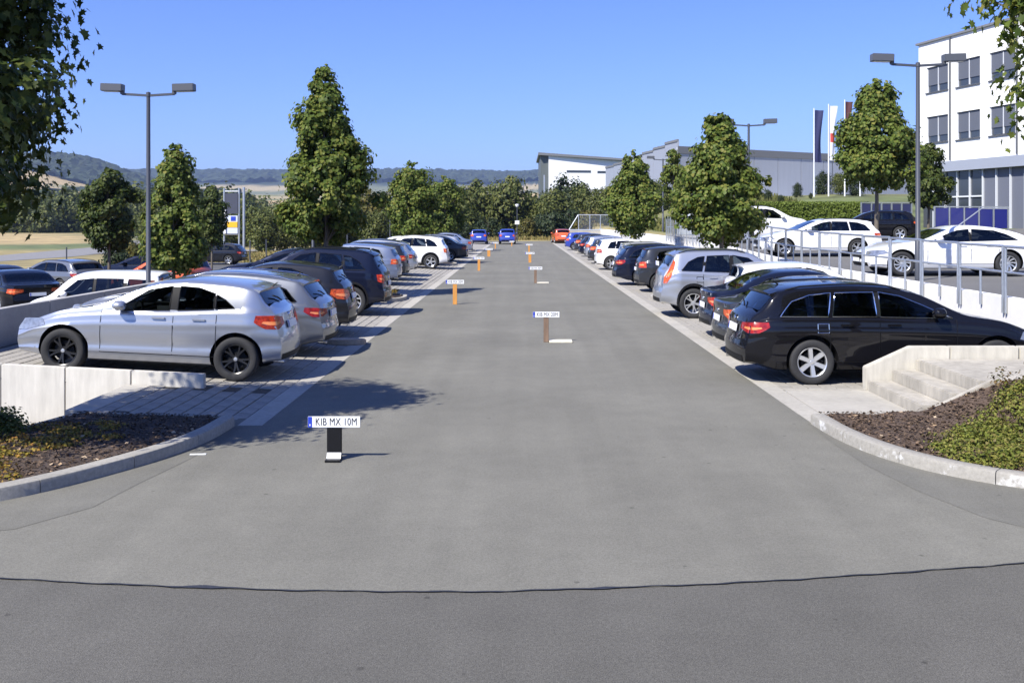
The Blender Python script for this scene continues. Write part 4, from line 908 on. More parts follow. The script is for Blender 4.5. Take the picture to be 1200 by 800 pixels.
def maple():
    a = [(0,-.5),(.12,-.30),(.42,-.38),(.30,-.10),(.55,.10),(.26,.16),(.16,.28),(0,.55),(-.16,.28),(-.26,.16),(-.55,.10),(-.30,-.10),(-.42,-.38),(-.12,-.30)]
    v = np.array([(x, y, .12*abs(x)-.10*y*y) for x, y in a] + [(0, 0, -.03)]); n_ = len(a)
    return v, [(n_, i, (i+1) % n_) for i in range(n_)]
LEAF_M = maple()
LEAF_S = (np.array([(0,-.5,0),(.32,-.28,.05),(.5,.12,.08),(0,.55,-.04),(-.5,.12,.08),(-.32,-.28,.05)]), [(0,1,2,3),(0,3,4,5)])
def leaves(pos, nor, size, tmpl, rs):
    V, F = tmpl; N = len(pos); nor = nor/np.linalg.norm(nor, axis=1, keepdims=True)
    d = np.tile(np.array([[0, 0, -1.]]), (N, 1)) + rs.normal(0, .45, (N, 3)); d -= nor*np.sum(d*nor, axis=1, keepdims=True); d /= np.linalg.norm(d, axis=1, keepdims=True)+1e-9
    e = np.cross(d, nor); out = pos[:, None, :] + size[:, None, None]*(V[None, :, 0:1]*e[:, None, :] + V[None, :, 1:2]*d[:, None, :] + V[None, :, 2:3]*nor[:, None, :])
    return out.reshape(-1, 3)
def crown(rs, prof, H0, H1, nclump, nleaf, lsize, tmpl, crad=(.22, .42), inner=.35):
    """prof(t) -> radius over the crown height; returns leaf vertices and clump centres"""
    cs = []; ph = rs.random()*6.28
    while len(cs) < nclump:
        t = rs.beta(1.15, 1.35); rr = prof(t)*(inner+(1-inner)*math.sqrt(rs.random())); a = rs.random()*2*math.pi
        rr *= .82+.16*math.sin(3*a+t*9+ph)+.10*math.sin(t*31+5*a)+(.22 if rs.random() < .10 else 0)
        cs.append((rr*math.cos(a), rr*math.sin(a), H0+(H1-H0)*t))
    cs.append((0, 0, H1-.12)); cs = np.array(cs); k = len(cs); w = rs.uniform(crad[0], crad[1], k); w[-1] *= .6
    w *= np.clip((H1+.25-cs[:, 2])/(.25*(H1-H0)), .45, 1)
    idx = rs.choice(k, nleaf, p=w**2/np.sum(w**2)); dirs = rs.normal(0, 1, (nleaf, 3)); dirs /= np.linalg.norm(dirs, axis=1, keepdims=True)
    out_ = cs*np.array([1, 1, 0]); out_ /= np.linalg.norm(out_, axis=1, keepdims=True)+1e-6; ell = rs.uniform(.7, 1.45, (k, 3))      # each spray has its own shape
    rad = w[idx]*np.where(rs.random(nleaf) < .55, .55+.5*rs.random(nleaf)**.6, np.clip(np.abs(rs.normal(0, .75, nleaf)), 0, 1.25))
    pos = cs[idx]+dirs*rad[:, None]*ell[idx]; t_ = rs.random(nleaf)**2*w[idx]*.45; pos += out_[idx]*t_[:, None]; pos[:, 2] -= t_*.35
    ax = pos*np.array([1, 1, 0]); ax /= np.linalg.norm(ax, axis=1, keepdims=True)+1e-6
    nor = dirs*.8+ax*.45+np.array([0, 0, .45])+rs.normal(0, .38, (nleaf, 3))
    return leaves(pos, nor, lsize*rs.uniform(.65, 1.25, nleaf), tmpl, rs), cs
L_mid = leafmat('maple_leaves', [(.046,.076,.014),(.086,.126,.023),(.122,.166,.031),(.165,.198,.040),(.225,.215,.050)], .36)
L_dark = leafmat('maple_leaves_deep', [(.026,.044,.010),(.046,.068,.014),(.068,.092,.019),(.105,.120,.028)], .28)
L_far = leafmat('wood_leaves', [(.046,.062,.016),(.076,.094,.024),(.105,.122,.032),(.145,.148,.042)], .25)
L_yel = leafmat('yellowish_leaves', [(.05,.06,.014),(.09,.085,.02),(.13,.105,.024),(.10,.10,.026)], .2)
L_pine = leafmat('dark_shrub_leaves', [(.018,.030,.014),(.030,.046,.018),(.048,.062,.024)], .15)
def trunk_mesh(rs, H0, H1, r, cs, nb=14, lean=(0, 0), sides=8):
    m = MB(); zt = H0+(H1-H0)*.8; pts = []; rr = []
    for k in range(7):
        f = k/6; pts.append((lean[0]*f+.03*math.sin(f*5), lean[1]*f+.03*math.cos(f*4)-.03, zt*f)); rr.append(r*(1-.8*f)+.012 if k else r*1.25)
    m.tube(pts, rr, sides)
    for i in rs.choice(len(cs), min(nb, len(cs)), replace=False):
        c = cs[i]; z0 = max(H0*.9, c[2]-.35*(H1-H0)*rs.uniform(.5, 1)); z0 = min(z0, zt*.95); f = z0/zt; a = Vector((lean[0]*f, lean[1]*f, z0)); b_ = Vector(c)
        m.tube([a, a.lerp(b_, .5)+Vector((0, 0, .08)), b_], [r*.35*(1-.5*f), r*.2, .008], 5)
    return m.mesh('trunk', M_trunk, 60)
def tree(pos, px_, label, H0, H1, prof, nclump, nleaf, lsize, tmpl, seed, leaf=None, r=.09, group=None, crad=(.22, .42), name='maple_tree', lean=(0, 0)):
    rs = np.random.RandomState(seed); v, cs = crown(rs, prof, H0, H1, nclump, nleaf, lsize, tmpl, crad)
    if lean != (0, 0):
        f = v[:, 2:3]/H1; v = v+np.concatenate([f*lean[0], f*lean[1], 0*f], axis=1)
    root = empty(name, pos); tag(root, label, 'tree', group)
    link('crown', np_mesh('crown', v, tmpl[1], len(tmpl[0]), leaf or L_mid), root); link('trunk', trunk_mesh(rs, H0, H1, r, cs, nb=60 if tmpl is LEAF_M else 26, lean=lean), root); return root
def prof_of(pts, R0):
    f = pchip(pts); return lambda t: f(t)*R0
CON = [(0, .45), (.12, .85), (.27, 1.0), (.45, .86), (.60, .55), (.78, .36), (.93, .27), (1, .10)]
OVA = [(0, .50), (.15, .85), (.35, 1.0), (.6, .88), (.8, .6), (.93, .35), (1, .12)]
COL = [(0, .55), (.15, .9), (.4, 1.0), (.6, .75), (.8, .5), (1, .15)]
# the two trees that reach into the frame
tree((-6.33, 10.0, .05), 0, 'large maple in the left bed, its dark crown leaning in from the edge', 2.55, 6.5, prof_of([(0, .80), (.15, .95), (.35, 1.0), (.6, .88), (.8, .6), (.93, .35), (1, .12)], 1.74), 230, 30000, .098, LEAF_M, 41, L_dark, .10, crad=(.28, .5))  # the darker leaf colour carries the shade of this crown
tree((6.58, 9.6, .35), 0, 'maple whose leaf tips hang over the right bed by the steps', 2.15, 7.2, prof_of([(0, .75), (.15, .95), (.35, 1.0), (.6, .88), (.8, .6), (.93, .35), (1, .12)], 1.72), 190, 24000, .098, LEAF_M, 42, L_mid, .10, crad=(.28, .5))
# maples between the left bays
tree((-5.95, 31.2, .1), 0, 'tall tapering maple in the island among the left parked cars', 1.75, 6.95, prof_of(CON, 1.42), 187, 30400, 0.112, LEAF_S, 51, L_mid, .075, 'maples in the parking islands', (.15, .34))
tree((-5.95, 56, .1), 0, 'bushy maple behind the white parked hatchback in the left row', 1.5, 5.45, prof_of(OVA, 1.5), 137, 15200, 0.133, LEAF_S, 52, L_mid, .075, 'maples in the parking islands', (.18, .38))
tree((-5.9, 80, .1), 0, 'round maple at the far end of the left car row', 1.3, 5.9, prof_of(OVA, 1.8), 137, 13300, 0.154, LEAF_S, 53, L_mid, .08, 'maples in the parking islands', (.2, .42))
tree((6.05, 31, 0), 0, 'broad leafy maple in the island beside the silver sport utility car', 2.0, 5.62, prof_of(CON, 1.42), 162, 26600, 0.112, LEAF_S, 54, L_mid, .075, 'maples in the parking islands', (.15, .34))
tree((6.05, 54.5, 0), 0, 'conical maple in front of the picket railing in the right row', 1.9, 6.0, prof_of(CON, 1.75), 150, 17100, 0.140, LEAF_S, 55, L_mid, .08, 'maples in the parking islands', (.18, .38))
# maples on the lower lot
tree((-12.9, 38, -.66), 0, 'pyramid shaped maple beside the tall lamp post on the lower lot', 1.3, 5.95, prof_of(CON, 1.22), 162, 20900, 0.126, LEAF_S, 56, L_mid, .08, 'maples on the lower lot', (.15, .34))
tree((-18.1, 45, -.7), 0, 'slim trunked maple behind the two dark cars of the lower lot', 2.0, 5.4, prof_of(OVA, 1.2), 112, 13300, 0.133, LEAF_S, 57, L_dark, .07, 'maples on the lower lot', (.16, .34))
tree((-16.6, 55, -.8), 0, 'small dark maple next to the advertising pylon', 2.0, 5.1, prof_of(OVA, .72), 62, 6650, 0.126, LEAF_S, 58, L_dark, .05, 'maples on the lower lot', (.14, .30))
# trees on the upper level
tree((9.25, 62, 1.5), 0, 'young slender maple on the verge behind the picket railing', 1.9, 5.3, prof_of(COL, .78), 62, 6840, 0.126, LEAF_S, 59, L_mid, .05, 'trees of the upper level', (.14, .30))
tree((14.75, 42.5, 1.25), 0, 'tall full maple on the upper lot between the white estate and white coupe', 2.6, 7.1, prof_of(CON, 1.95), 187, 24700, 0.133, LEAF_S, 60, L_mid, .09, 'trees of the upper level', (.18, .38))
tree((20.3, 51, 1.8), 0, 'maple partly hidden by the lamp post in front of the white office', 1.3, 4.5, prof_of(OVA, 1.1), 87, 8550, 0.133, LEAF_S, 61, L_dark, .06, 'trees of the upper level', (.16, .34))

# generic background trees: few shapes, many individuals
def bg_shape(seed, H, Rw, nl, ls, leaf, h0=.12, ncl=60, cr=(.10, .17)):
    rs = np.random.RandomState(seed); v, cs = crown(rs, prof_of(OVA, Rw), H*h0, H, ncl, nl, ls, LEAF_Q, (cr[0]*H, cr[1]*H))
    return np_mesh('crown', v, LEAF_Q[1], 4, leaf), trunk_mesh(rs, H*h0, H, .02*H, cs, 6, sides=6)
BGS = {k: bg_shape(s, *a) for k, (s, *a) in dict(a=(71, 8, 3.0, 5200, .42, L_far), b=(72, 8, 3.4, 5200, .42, L_far), c=(73, 8, 2.4, 4600, .40, L_far), y=(74, 8, 2.8, 4600, .42, L_yel), p=(75, 8, 2.2, 4600, .36, L_pine, .02), s=(76, 3, 1.9, 2600, .24, L_pine, .02), g=(77, 3, 1.8, 2600, .24, L_yel, .02)).items()}
def bgtree(k, pos, s, label, group, rz, name='broadleaf_tree', cat='tree', sxy=1.0):
    r_ = empty(name, pos, rz); r_.scale = (s*sxy, s*sxy, s); tag(r_, label, cat, group)
    c_, t_ = BGS[k]; link('crown', c_, r_); link('trunk', t_, r_); return r_
def z_top(py, Y): return CAMH-(py-259)*Y/1200
rt_ = random.Random(17)
def bgrow(specs, label_of, group, name='broadleaf_tree', cat='tree'):
    for i, (px, ptop, Y, k) in enumerate(specs):
        X = (px-610)/1200*Y; zb = terrain(X, Y)-.1; base = 3 if k in 'sg' else 8
        bgtree(k, (X, Y, zb), (z_top(ptop, Y)-zb)/base, dict(a='rounded', b='broad', c='narrow', y='yellowish', p='dark pointed', s='dark', g='yellowish')[k]+' '+label_of, group, rt_.uniform(0, 6.28), name, cat, rt_.uniform(.9, 1.15))
bgrow([(430, 222, 128, 'y'), (405, 236, 122, 'a'), (455, 228, 130, 'b'), (390, 244, 118, 'y'), (440, 246, 112, 'a'), (350, 232, 135, 'a'), (328, 240, 125, 'b'), (308, 246, 118, 'c'), (365, 240, 120, 'b')], 'green tree in the thicket behind the left car row', 'thicket behind the left car row')
bgrow([(560, 212, 142, 'b'), (597, 207, 138, 'a'), (540, 222, 132, 'a'), (575, 218, 150, 'c'), (520, 216, 140, 'b'), (622, 226, 150, 'c'), (492, 214, 150, 'a'), (470, 222, 142, 'y')], 'dense green tree beyond the end of the parking aisle', 'trees beyond the end of the aisle')
bgrow([(663, 205, 152, 'p'), (650, 222, 142, 'a'), (685, 216, 150, 'b'), (705, 220, 140, 'a'), (725, 214, 135, 'b'), (760, 208, 130, 'a'), (800, 206, 126, 'c'), (775, 214, 122, 'a'), (640, 232, 136, 'c')], 'tree standing before the white hall and behind the sliding gate', 'trees before the halls')
bgrow([(935, 214, 96, 'p'), (965, 200, 100, 'p'), (985, 203, 98, 'a'), (1003, 206, 95, 'p'), (900, 222, 92, 'p'), (872, 226, 96, 'a'), (915, 228, 88, 'p'), (950, 226, 92, 'p')], 'evergreen behind the clipped hedge', 'evergreens behind the hedge')
bgrow([(633, 250, 128, 's'), (648, 248, 127, 's'), (618, 256, 126, 'g'), (520, 256, 122, 's'), (545, 260, 124, 's'), (572, 254, 126, 's'), (505, 262, 120, 's'), (690, 246, 128, 'g'), (668, 244, 132, 's'), (712, 246, 126, 's')], 'low shrub on the grass bank at the end of the car park', 'shrubs at the end of the car park', 'shrub', 'shrub')
bgrow([(150, 283, 62, 'g'), (165, 286, 66, 's'), (190, 290, 64, 's'), (138, 288, 60, 's')], 'low roadside shrub beyond the lower lot', 'roadside shrubs', 'shrub', 'shrub')
# the woods across the valley: one mass
def wood(name, spots, label, seed, leafs=L_far, nl=520):
    rs = np.random.RandomState(seed); vs = []
    base = [crown(rs, prof_of(OVA, .36), .04, 1.0, 34, nl, .095, LEAF_Q, (.10, .17))[0] for _ in range(4)]
    for (x, y, z, h) in spots:
        b_ = base[rs.randint(4)]; a = rs.random()*6.28; c_, s_ = math.cos(a), math.sin(a); q = b_*np.array([h*rs.uniform(.9, 1.35)]*2+[h])
        vs.append(np.stack([q[:, 0]*c_-q[:, 1]*s_+x, q[:, 0]*s_+q[:, 1]*c_+y, q[:, 2]+z], axis=1))
    o = link(name, np_mesh(name, np.concatenate(vs), LEAF_Q[1], 4, leafs)); tag(o, label, 'woodland', None, 'stuff'); return o
rs = np.random.RandomState(5); sp = []
def wtop(px): return float(np.interp(px, [-80, 0, 60, 100, 160, 230, 300, 330, 400, 470, 520], [225, 222, 215, 214, 218, 214, 226, 230, 226, 222, 216]))
for i in range(330):
    px = rs.uniform(-70, 500); Y = rs.uniform(255, 420) if px > 130 else rs.uniform(330, 460); X = (px-610)/1200*Y; z = terrain(X, Y)-.5; f = (Y-255)/165 if px > 130 else (Y-330)/130
    h = (z_top(wtop(px), Y)-z)*rs.uniform(.72, 1.03)*(.62+.38*f); sp.append((X, Y, z, max(h, 5)))
wood('far_wood', sp, 'dark deciduous wood across the valley below the hills', 6)
sp = []
for i in range(90):
    px = rs.uniform(170, 420); Y = rs.uniform(150, 215); X = (px-610)/1200*Y; z = terrain(X, Y)-.4; sp.append((X, Y, z, max(4, (z_top(rs.uniform(240, 262), Y)-z))))
wood('near_wood', sp, 'belt of bushes and young trees behind the grass field', 8, nl=600)
rs = np.random.RandomState(12)
def canopy(name, xs_, ys_, keep, label, hmin, hmax, fade):
    nx_ = len(xs_); H_ = rs.uniform(hmin, hmax, (len(ys_), nx_)); vs = []
    for j, y_ in enumerate(ys_):
        for i_, x_ in enumerate(xs_): vs.append((x_+rs.uniform(-2, 2), y_, terrain(x_, y_)+(H_[j, i_] if keep(x_, y_) else -6)))
    fs = [(j*nx_+i_, j*nx_+i_+1, (j+1)*nx_+i_+1, (j+1)*nx_+i_) for j in range(len(ys_)-1) for i_ in range(nx_-1) if keep(xs_[i_], ys_[j])]
    me_ = bpy.data.meshes.new(name); me_.from_pydata(vs, [], fs)
    return tag(link(name, me_, None, mat('canopy', (.026, .038, .020), rough=.95, noise=.6, scale=.05, detail=5)), label, 'woodland', None, 'stuff')
canopy('hill_wood', [-2100+i_*7.5 for i_ in range(200)], [1980+j*9 for j in range(46)], lambda x, y: y > 2010+60*wav(x, y, 110), 'wooded hill rising behind the valley on the left', 4, 15, 0)
canopy('hedgerows', [-1700+i_*9 for i_ in range(150)], [900+j*9 for j in range(70)], lambda x, y: wav(x*.5, y*1.6, 55) > .30, 'hedgerows and copses between the far fields', 3, 11, 0)
canopy('ridge_wood', [-2700+i_*14 for i_ in range(270)], [3250+j*26 for j in range(50)], lambda x, y: y > 3480+170*wav(x, y*.3, 190), 'long wooded ridge on the horizon', 4, 20, 0)

# ------------------------------------------------------------------ beds: ground cover, leaf litter
def cover(name, spots, label, leafm, lsize, nper, seed, h=.10, cat='ground cover', spread=.10, tm=LEAF_Q):
    rs = np.random.RandomState(seed); pos = []; nor = []
    for (x, y, z, s) in spots:
        d = rs.normal(0, 1, (nper, 3)); d /= np.linalg.norm(d, axis=1, keepdims=True); d[:, 2] = np.abs(d[:, 2]); r_ = rs.random(nper)**.5
        pos.append(np.array([x, y, z])+d*r_[:, None]*np.array([spread*s, spread*s, h*s])*1.0); nor.append(d*.7+np.array([0, 0, .6])+rs.normal(0, .4, (nper, 3)))
    pos = np.concatenate(pos); nor = np.concatenate(nor)
    o = link(name, np_mesh(name, leaves(pos, nor, lsize*rs.uniform(.6, 1.3, len(pos)), tm, rs), tm[1], len(tm[0]), leafm)); return tag(o, label, cat, None, 'stuff')
def inside(poly, x, y):
    c = False; j = len(poly)-1
    for i in range(len(poly)):
        if (poly[i][1] > y) != (poly[j][1] > y) and x < (poly[j][0]-poly[i][0])*(y-poly[i][1])/(poly[j][1]-poly[i][1])+poly[i][0]: c = not c
        j = i
    return c
rs = np.random.RandomState(31); sp = []
L_gcR = leafmat('cotoneaster_leaves', [(.075,.095,.016),(.125,.150,.026),(.175,.195,.036),(.23,.22,.05),(.15,.12,.04)], .25)
while len(sp) < 700:
    x, y = rs.uniform(4.2, 8.8), rs.uniform(8.6, 12.2)
    if not inside(bedR, x, y): continue
    d = x-4.42-(1.0*(y-10.8) if y > 10.8 else .40*(y-10.8))
    if d+rs.normal(0, .12) < .05 or y > 12.0: continue
    sp.append((x, y, RZ(x, y), rs.uniform(.7, 1.5)))
cover('ground_cover', sp, 'bright green creeping ground cover on the slope beside the steps', L_gcR, .036, 95, 1, .12, spread=.16)
sp = [(x, y, RZ(x, y), 1.2) for x, y in [(4.55, 9.75), (4.75, 10.1), (4.45, 10.35), (4.85, 10.6), (5.05, 9.3), (4.5, 9.45)]]
cover('seedling_patch', sp, 'small green seedlings at the edge of the mulch by the kerb', L_gcR, .035, 60, 2, .10, spread=.09)
sp = [(6.25+rs.normal(0, .2), 11.7+rs.normal(0, .2), RZ(6.2, 11.7), rs.uniform(1.0, 1.5)) for _ in range(40)]
cover('reddish_shrub', sp, 'reddish green low shrub at the top of the planted slope', leafmat('reddish_leaves', [(.09,.06,.02),(.14,.09,.03),(.09,.10,.025)], .2), .038, 90, 3, .22, 'shrub', spread=.16)
L_gcL = leafmat('yellowing_leaves', [(.12,.12,.02),(.24,.19,.03),(.33,.24,.045),(.36,.18,.04),(.18,.17,.03)], .25)
sp = []
while len(sp) < 150:
    x, y = rs.uniform(-7.5, -3.9), rs.uniform(8.2, 12.0)
    if not inside(bedL, x, y) or x+.0*(y) > -4.55+.30*math.sin(y*3)-.5*max(0, 9.6-y)*.2+rs.normal(0, .10) or y > 11.6: continue
    sp.append((x, y, .085, rs.uniform(.6, 1.25)))
cover('yellowing_ground_cover', sp, 'yellowing ground cover creeping over the left bed', L_gcL, .034, 90, 4, .06, spread=.17)
sp = [(-5.75+rs.normal(0, .16), 11.2+rs.normal(0, .14), .08, rs.uniform(.8, 1.2)) for _ in range(34)]
cover('green_shrub', sp, 'small round green shrub beside the footpath at the left wall', leafmat('green_shrub_leaves', [(.04,.065,.012),(.08,.10,.02),(.12,.13,.03)], .2), .04, 110, 5, .26, 'shrub', spread=.16)
def litter(name, poly, zf, n_, seed, mats, label, size=.035):
    rs = np.random.RandomState(seed); pos = []
    xs0, xs1 = min(p[0] for p in poly), max(p[0] for p in poly); ys0, ys1 = min(p[1] for p in poly), max(p[1] for p in poly)
    while len(pos) < n_:
        x, y = rs.uniform(xs0, xs1), rs.uniform(ys0, ys1)
        if inside(poly, x, y): pos.append((x, y, zf(x, y)+.016))
    pos = np.array(pos); nor = np.array([0, 0, 1.])+rs.normal(0, .35, (n_, 3))
    return tag(link(name, np_mesh(name, leaves(pos, nor, size*rs.uniform(.4, 1.5, n_), LEAF_Q, rs), LEAF_Q[1], 4, mats)), label, 'litter', None, 'stuff')
L_chip = leafmat('bark_chips', [(.035,.024,.017),(.06,.042,.03),(.10,.07,.048),(.16,.11,.075),(.05,.035,.025)], 0, .9); L_lit = leafmat('dry_leaf_litter', [(.30,.19,.10),(.42,.30,.18),(.50,.40,.28),(.25,.13,.07)], .1, .8)
litter('bark_mulch', bedR, RZ, 16000, 1, L_chip, 'dark bark mulch over the bed beside the steps', .034); litter('leaf_litter', bedR, RZ, 330, 2, L_lit, 'pale dry leaves scattered on the mulch by the steps', .05)
litter('soil_crumbs', bedL, lambda x, y: .085, 9000, 3, L_chip, 'brown crumbs and bark on the left bed', .030); litter('dry_leaves', bedL, lambda x, y: .085, 170, 4, L_lit, 'few dry leaves on the left bed', .045)
# islands in the rows
for side, isl in ((-1, LISL), (1, RISL)):
    for i, (c_, h_) in enumerate(isl):
        xa, xb = (-8.7, -3.45) if side < 0 else (3.95, 8.7); r_ = empty('planted_island', ((xa+xb)/2, c_, 0))
        tag(r_, ['kerbed planting island around the maple in the %s car row' % ('left' if side < 0 else 'right'), 'second kerbed planting island from the entrance in the %s car row' % ('left' if side < 0 else 'right'), 'last kerbed planting island in the %s car row' % ('left' if side < 0 else 'right')][i], 'island')
        ox, oy = (xa+xb)/2, c_; tip = xb if side < 0 else xa; s_ = -side
        out = [(xa-ox if side < 0 else xb-ox, -h_), ((tip-ox)-s_*.5, -h_)] + [((tip-ox)-s_*.5+s_*.5*math.sin(a), -h_*math.cos(a)) for a in [math.pi*k/8 for k in range(1, 8)]] + [((tip-ox)-s_*.5, h_), (xa-ox if side < 0 else xb-ox, h_)]
        inn = [(x*.96 if abs(x) > .1 else x, y*.86) for x, y in out]
        n_ = len(out); zb_ = bayz(ox)+.05 if side < 0 else .0; m = MB(); zk = [.10+(bayz(ox+p[0]) if side < 0 else 0) for p in out]
        m.add([(x, y, -.1) for x, y in out]+[(x, y, z) for (x, y), z in zip(out, zk)]+[(x, y, z) for (x, y), z in zip(inn, zk)]+[(x, y, -.1) for x, y in inn], [(k*n_+i, k*n_+(i+1) % n_, (k+1)*n_+(i+1) % n_, (k+1)*n_+i) for k in range(3) for i in range(n_)])
        m.build('kerb_ring', M_gut, r_, bevel=.0); m = MB(); m.add([(x, y, z-.04) for (x, y), z in zip(inn, zk)], [tuple(range(n_))]); m.build('soil_fill', M_soil, r_)
        if i == 0:
            sp = [(ox+rs.uniform(xa+.5-ox, xb-.4-ox), c_+rs.uniform(-.9, .9), .06+(bayz(ox) if side < 0 else 0), rs.uniform(.6, 1.2)) for _ in range(60)]
            cover('island_plants', sp, 'low yellow green plants in the %s row island' % ('left' if side < 0 else 'right'), L_gcL, .06, 50, 70+side, .14, spread=.2)
# kerb stub between two left bays
for i, (X, Y, lab) in enumerate([(-3.42, 19.75, 'rounded kerb stub on the paving behind the grey estate car'), (3.95, 21.2, None), (3.9, 41.5, None)]):
    if lab is None: continue
    m = MB(); pts = [(math.cos(a)*.45, math.sin(a)*.20) for a in [2*math.pi*k/14 for k in range(14)]]; m.prism([(x, y) for x, y in pts], -.02, .09); o = m.build('kerb_stub', mat('stub_stone', (.42, .33, .24), rough=.9, noise=.2, scale=20), None, bevel=.02); o.location = (X, Y, .02); tag(o, lab, 'kerb')
m = MB(); m.box(-.08, .08, -.02, .02, 0, .006); o = m.build('paper_scrap', M_plate); o.location = (*at(232, 533)[:2], .006); o.rotation_euler = (0, 0, .1); tag(o, 'white scrap of paper lying on the asphalt by the left kerb', 'litter')
# grass at the end of the lot and along the left verge
def grassy(name, x0, x1, y0, y1, n_, h, seed, label, zf=terrain, leafm=None):
    rs = np.random.RandomState(seed); pos = np.stack([rs.uniform(x0, x1, n_), rs.uniform(y0, y1, n_), np.zeros(n_)], axis=1); pos[:, 2] = [zf(p[0], p[1])+h*.35 for p in pos]
    nor = rs.normal(0, 1, (n_, 3))*np.array([1, 1, .25])
    V_ = (np.array([(-.12, -.5, 0), (.12, -.5, 0), (.03, .5, .15), (-.05, .5, .15)]), [(0, 1, 2, 3)])
    N = nor/np.linalg.norm(nor, axis=1, keepdims=True); d = np.tile(np.array([[0, 0, 1.]]), (n_, 1))+rs.normal(0, .3, (n_, 3)); e = np.cross(d, N); s_ = h*rs.uniform(.6, 1.4, n_)
    out = pos[:, None, :]+s_[:, None, None]*(V_[0][None, :, 0:1]*e[:, None, :]*1.6+V_[0][None, :, 1:2]*d[:, None, :]+V_[0][None, :, 2:3]*N[:, None, :])
    return tag(link(name, np_mesh(name, out.reshape(-1, 3), V_[1], 4, leafm or L_straw)), label, 'grass', None, 'stuff')
L_straw = leafmat('straw_grass', [(.20,.16,.05),(.32,.25,.10),(.16,.16,.05),(.38,.30,.13)], .3, .9)
grassy('dry_grass', -14, 10, 122.3, 136, 9000, .35, 1, 'dry grass strip at the end of the car park')
grassy('verge_grass', -28, -9.2, 75.5, 112, 9000, .35, 2, 'dry grass verge behind the lower lot')
grassy('bank_grass', 11, 24, 66, 104, 9000, .35, 3, 'green grass bank below the grey hall', leafm=leafmat('bank_grass', [(.08,.10,.03),(.14,.15,.045),(.20,.18,.06)], .3, .9))
# ------------------------------------------------------------------ distance markers with number plates
def text_mesh(s, size, sxx=1.0):
    cu = bpy.data.curves.new('t', 'FONT'); cu.body = s; cu.size = size; cu.align_x = 'CENTER'; cu.align_y = 'CENTER'; cu.offset = size*.0; cu.space_character = 1.05
    o = bpy.data.objects.new('t', cu); C.objects.link(o); dg = bpy.context.evaluated_depsgraph_get(); me = bpy.data.meshes.new_from_object(o.evaluated_get(dg)); bpy.data.objects.remove(o)
    me.transform(Matrix.Scale(sxx, 4, (1, 0, 0))); me.transform(Matrix.Rotation(R(90), 4, 'X')); return me
def marker(txt, X, Y, post, label, w_=.10, slab=False, hgt=.45, rz=0, foot=False):
    root = empty('distance_marker', (X, Y, .006), rz); tag(root, label, 'marker sign', 'number plate markers along the aisle')
    m = MB(); m.box(-w_/2, w_/2, -.02, .02, .0, hgt-.06); m.build('post', post, root, bevel=.004)
    if foot:
        m = MB(); m.box(-.075, .075, -.13, .03, 0, .02); m.build('foot_plate', M_black, root, bevel=.004)
        m = MB(); m.add([(-.07, -.05, .021), (.07, -.05, .021), (.07, -.021, .075), (-.07, -.021, .075)], [(0, 1, 2, 3)]); m.build('white_fillet', M_plate, root)
    if slab:
        m = MB(); m.box(w_/2+.01, w_/2+.46, -.16, .16, 0, .035); m.build('base_slab', mat('base_slab', (.66, .62, .5), rough=.8, noise=.1, scale=8), root, bevel=.006)
    pl_ = MB(); pl_.box(-.26, .26, -.030, -.022, hgt-.115, hgt-.005); p = pl_.build('number_plate', M_plate, root, bevel=.003)
    m = MB(); m.box(-.258, -.218, -.0325, -.0305, hgt-.113, hgt-.007); m.build('plate_band', M_blue, p)
    m = MB(); m.box(-.243, -.233, -.034, -.033, hgt-.098, hgt-.080); m.build('country_mark', M_plate, p)
    t = text_mesh(txt, .105, .72); t.materials.append(M_ink); t.transform(Matrix.Translation((.022, -.0325, hgt-.060))); link('lettering', t, p)
G_ = M_orange
def mk(txt, px, py, post, label, **k): p = at(px, py); marker(txt, p.x, p.y, post, label, **k)
mk('KIB MX 10M', 392, 539, M_black, 'black marker post with number plate reading KIB MX 10M', w_=.145, foot=True, hgt=.44)
mk('KIB MX 20M', 640, 401, M_wood, 'brown marker post beside a pale slab reading KIB MX 20M', w_=.10, slab=True, hgt=.60)
marker('KIB MX 30M', at(533, 357).x, 29.2, G_, 'orange marker post with number plate reading KIB MX 30M', hgt=.70, w_=.12)
marker('KIB MX 40M', at(627.5, 332).x, 39.2, M_wood, 'brown marker post beside a slab reading KIB MX 40M', slab=True, hgt=.63)
marker('KIB MX 50M', at(561.5, 317).x, 49, G_, 'orange marker post with number plate reading KIB MX 50M', hgt=.66, w_=.12)
marker('KIB MX 60M', at(621, 308).x, 58.5, G_, 'orange marker post with number plate reading KIB MX 60M', hgt=.60, w_=.16)
marker('KIB MX 70M', at(572.5, 301).x, 68.5, G_, 'orange marker post with number plate reading KIB MX 70M', hgt=.55, w_=.2)
marker('KIB MX 80M', at(620, 295.5).x, 78.5, G_, 'pale orange marker post with number plate reading KIB MX 80M', hgt=.62, w_=.12)
marker('KIB MX 90M', at(580, 292).x, 88, G_, 'marker post with number plate reading KIB MX 90M', hgt=.55, w_=.1)
marker('KIB MX 100M', at(599.5, 289).x, 97, G_, 'marker post with number plate reading KIB MX 100M', hgt=.5, w_=.1)

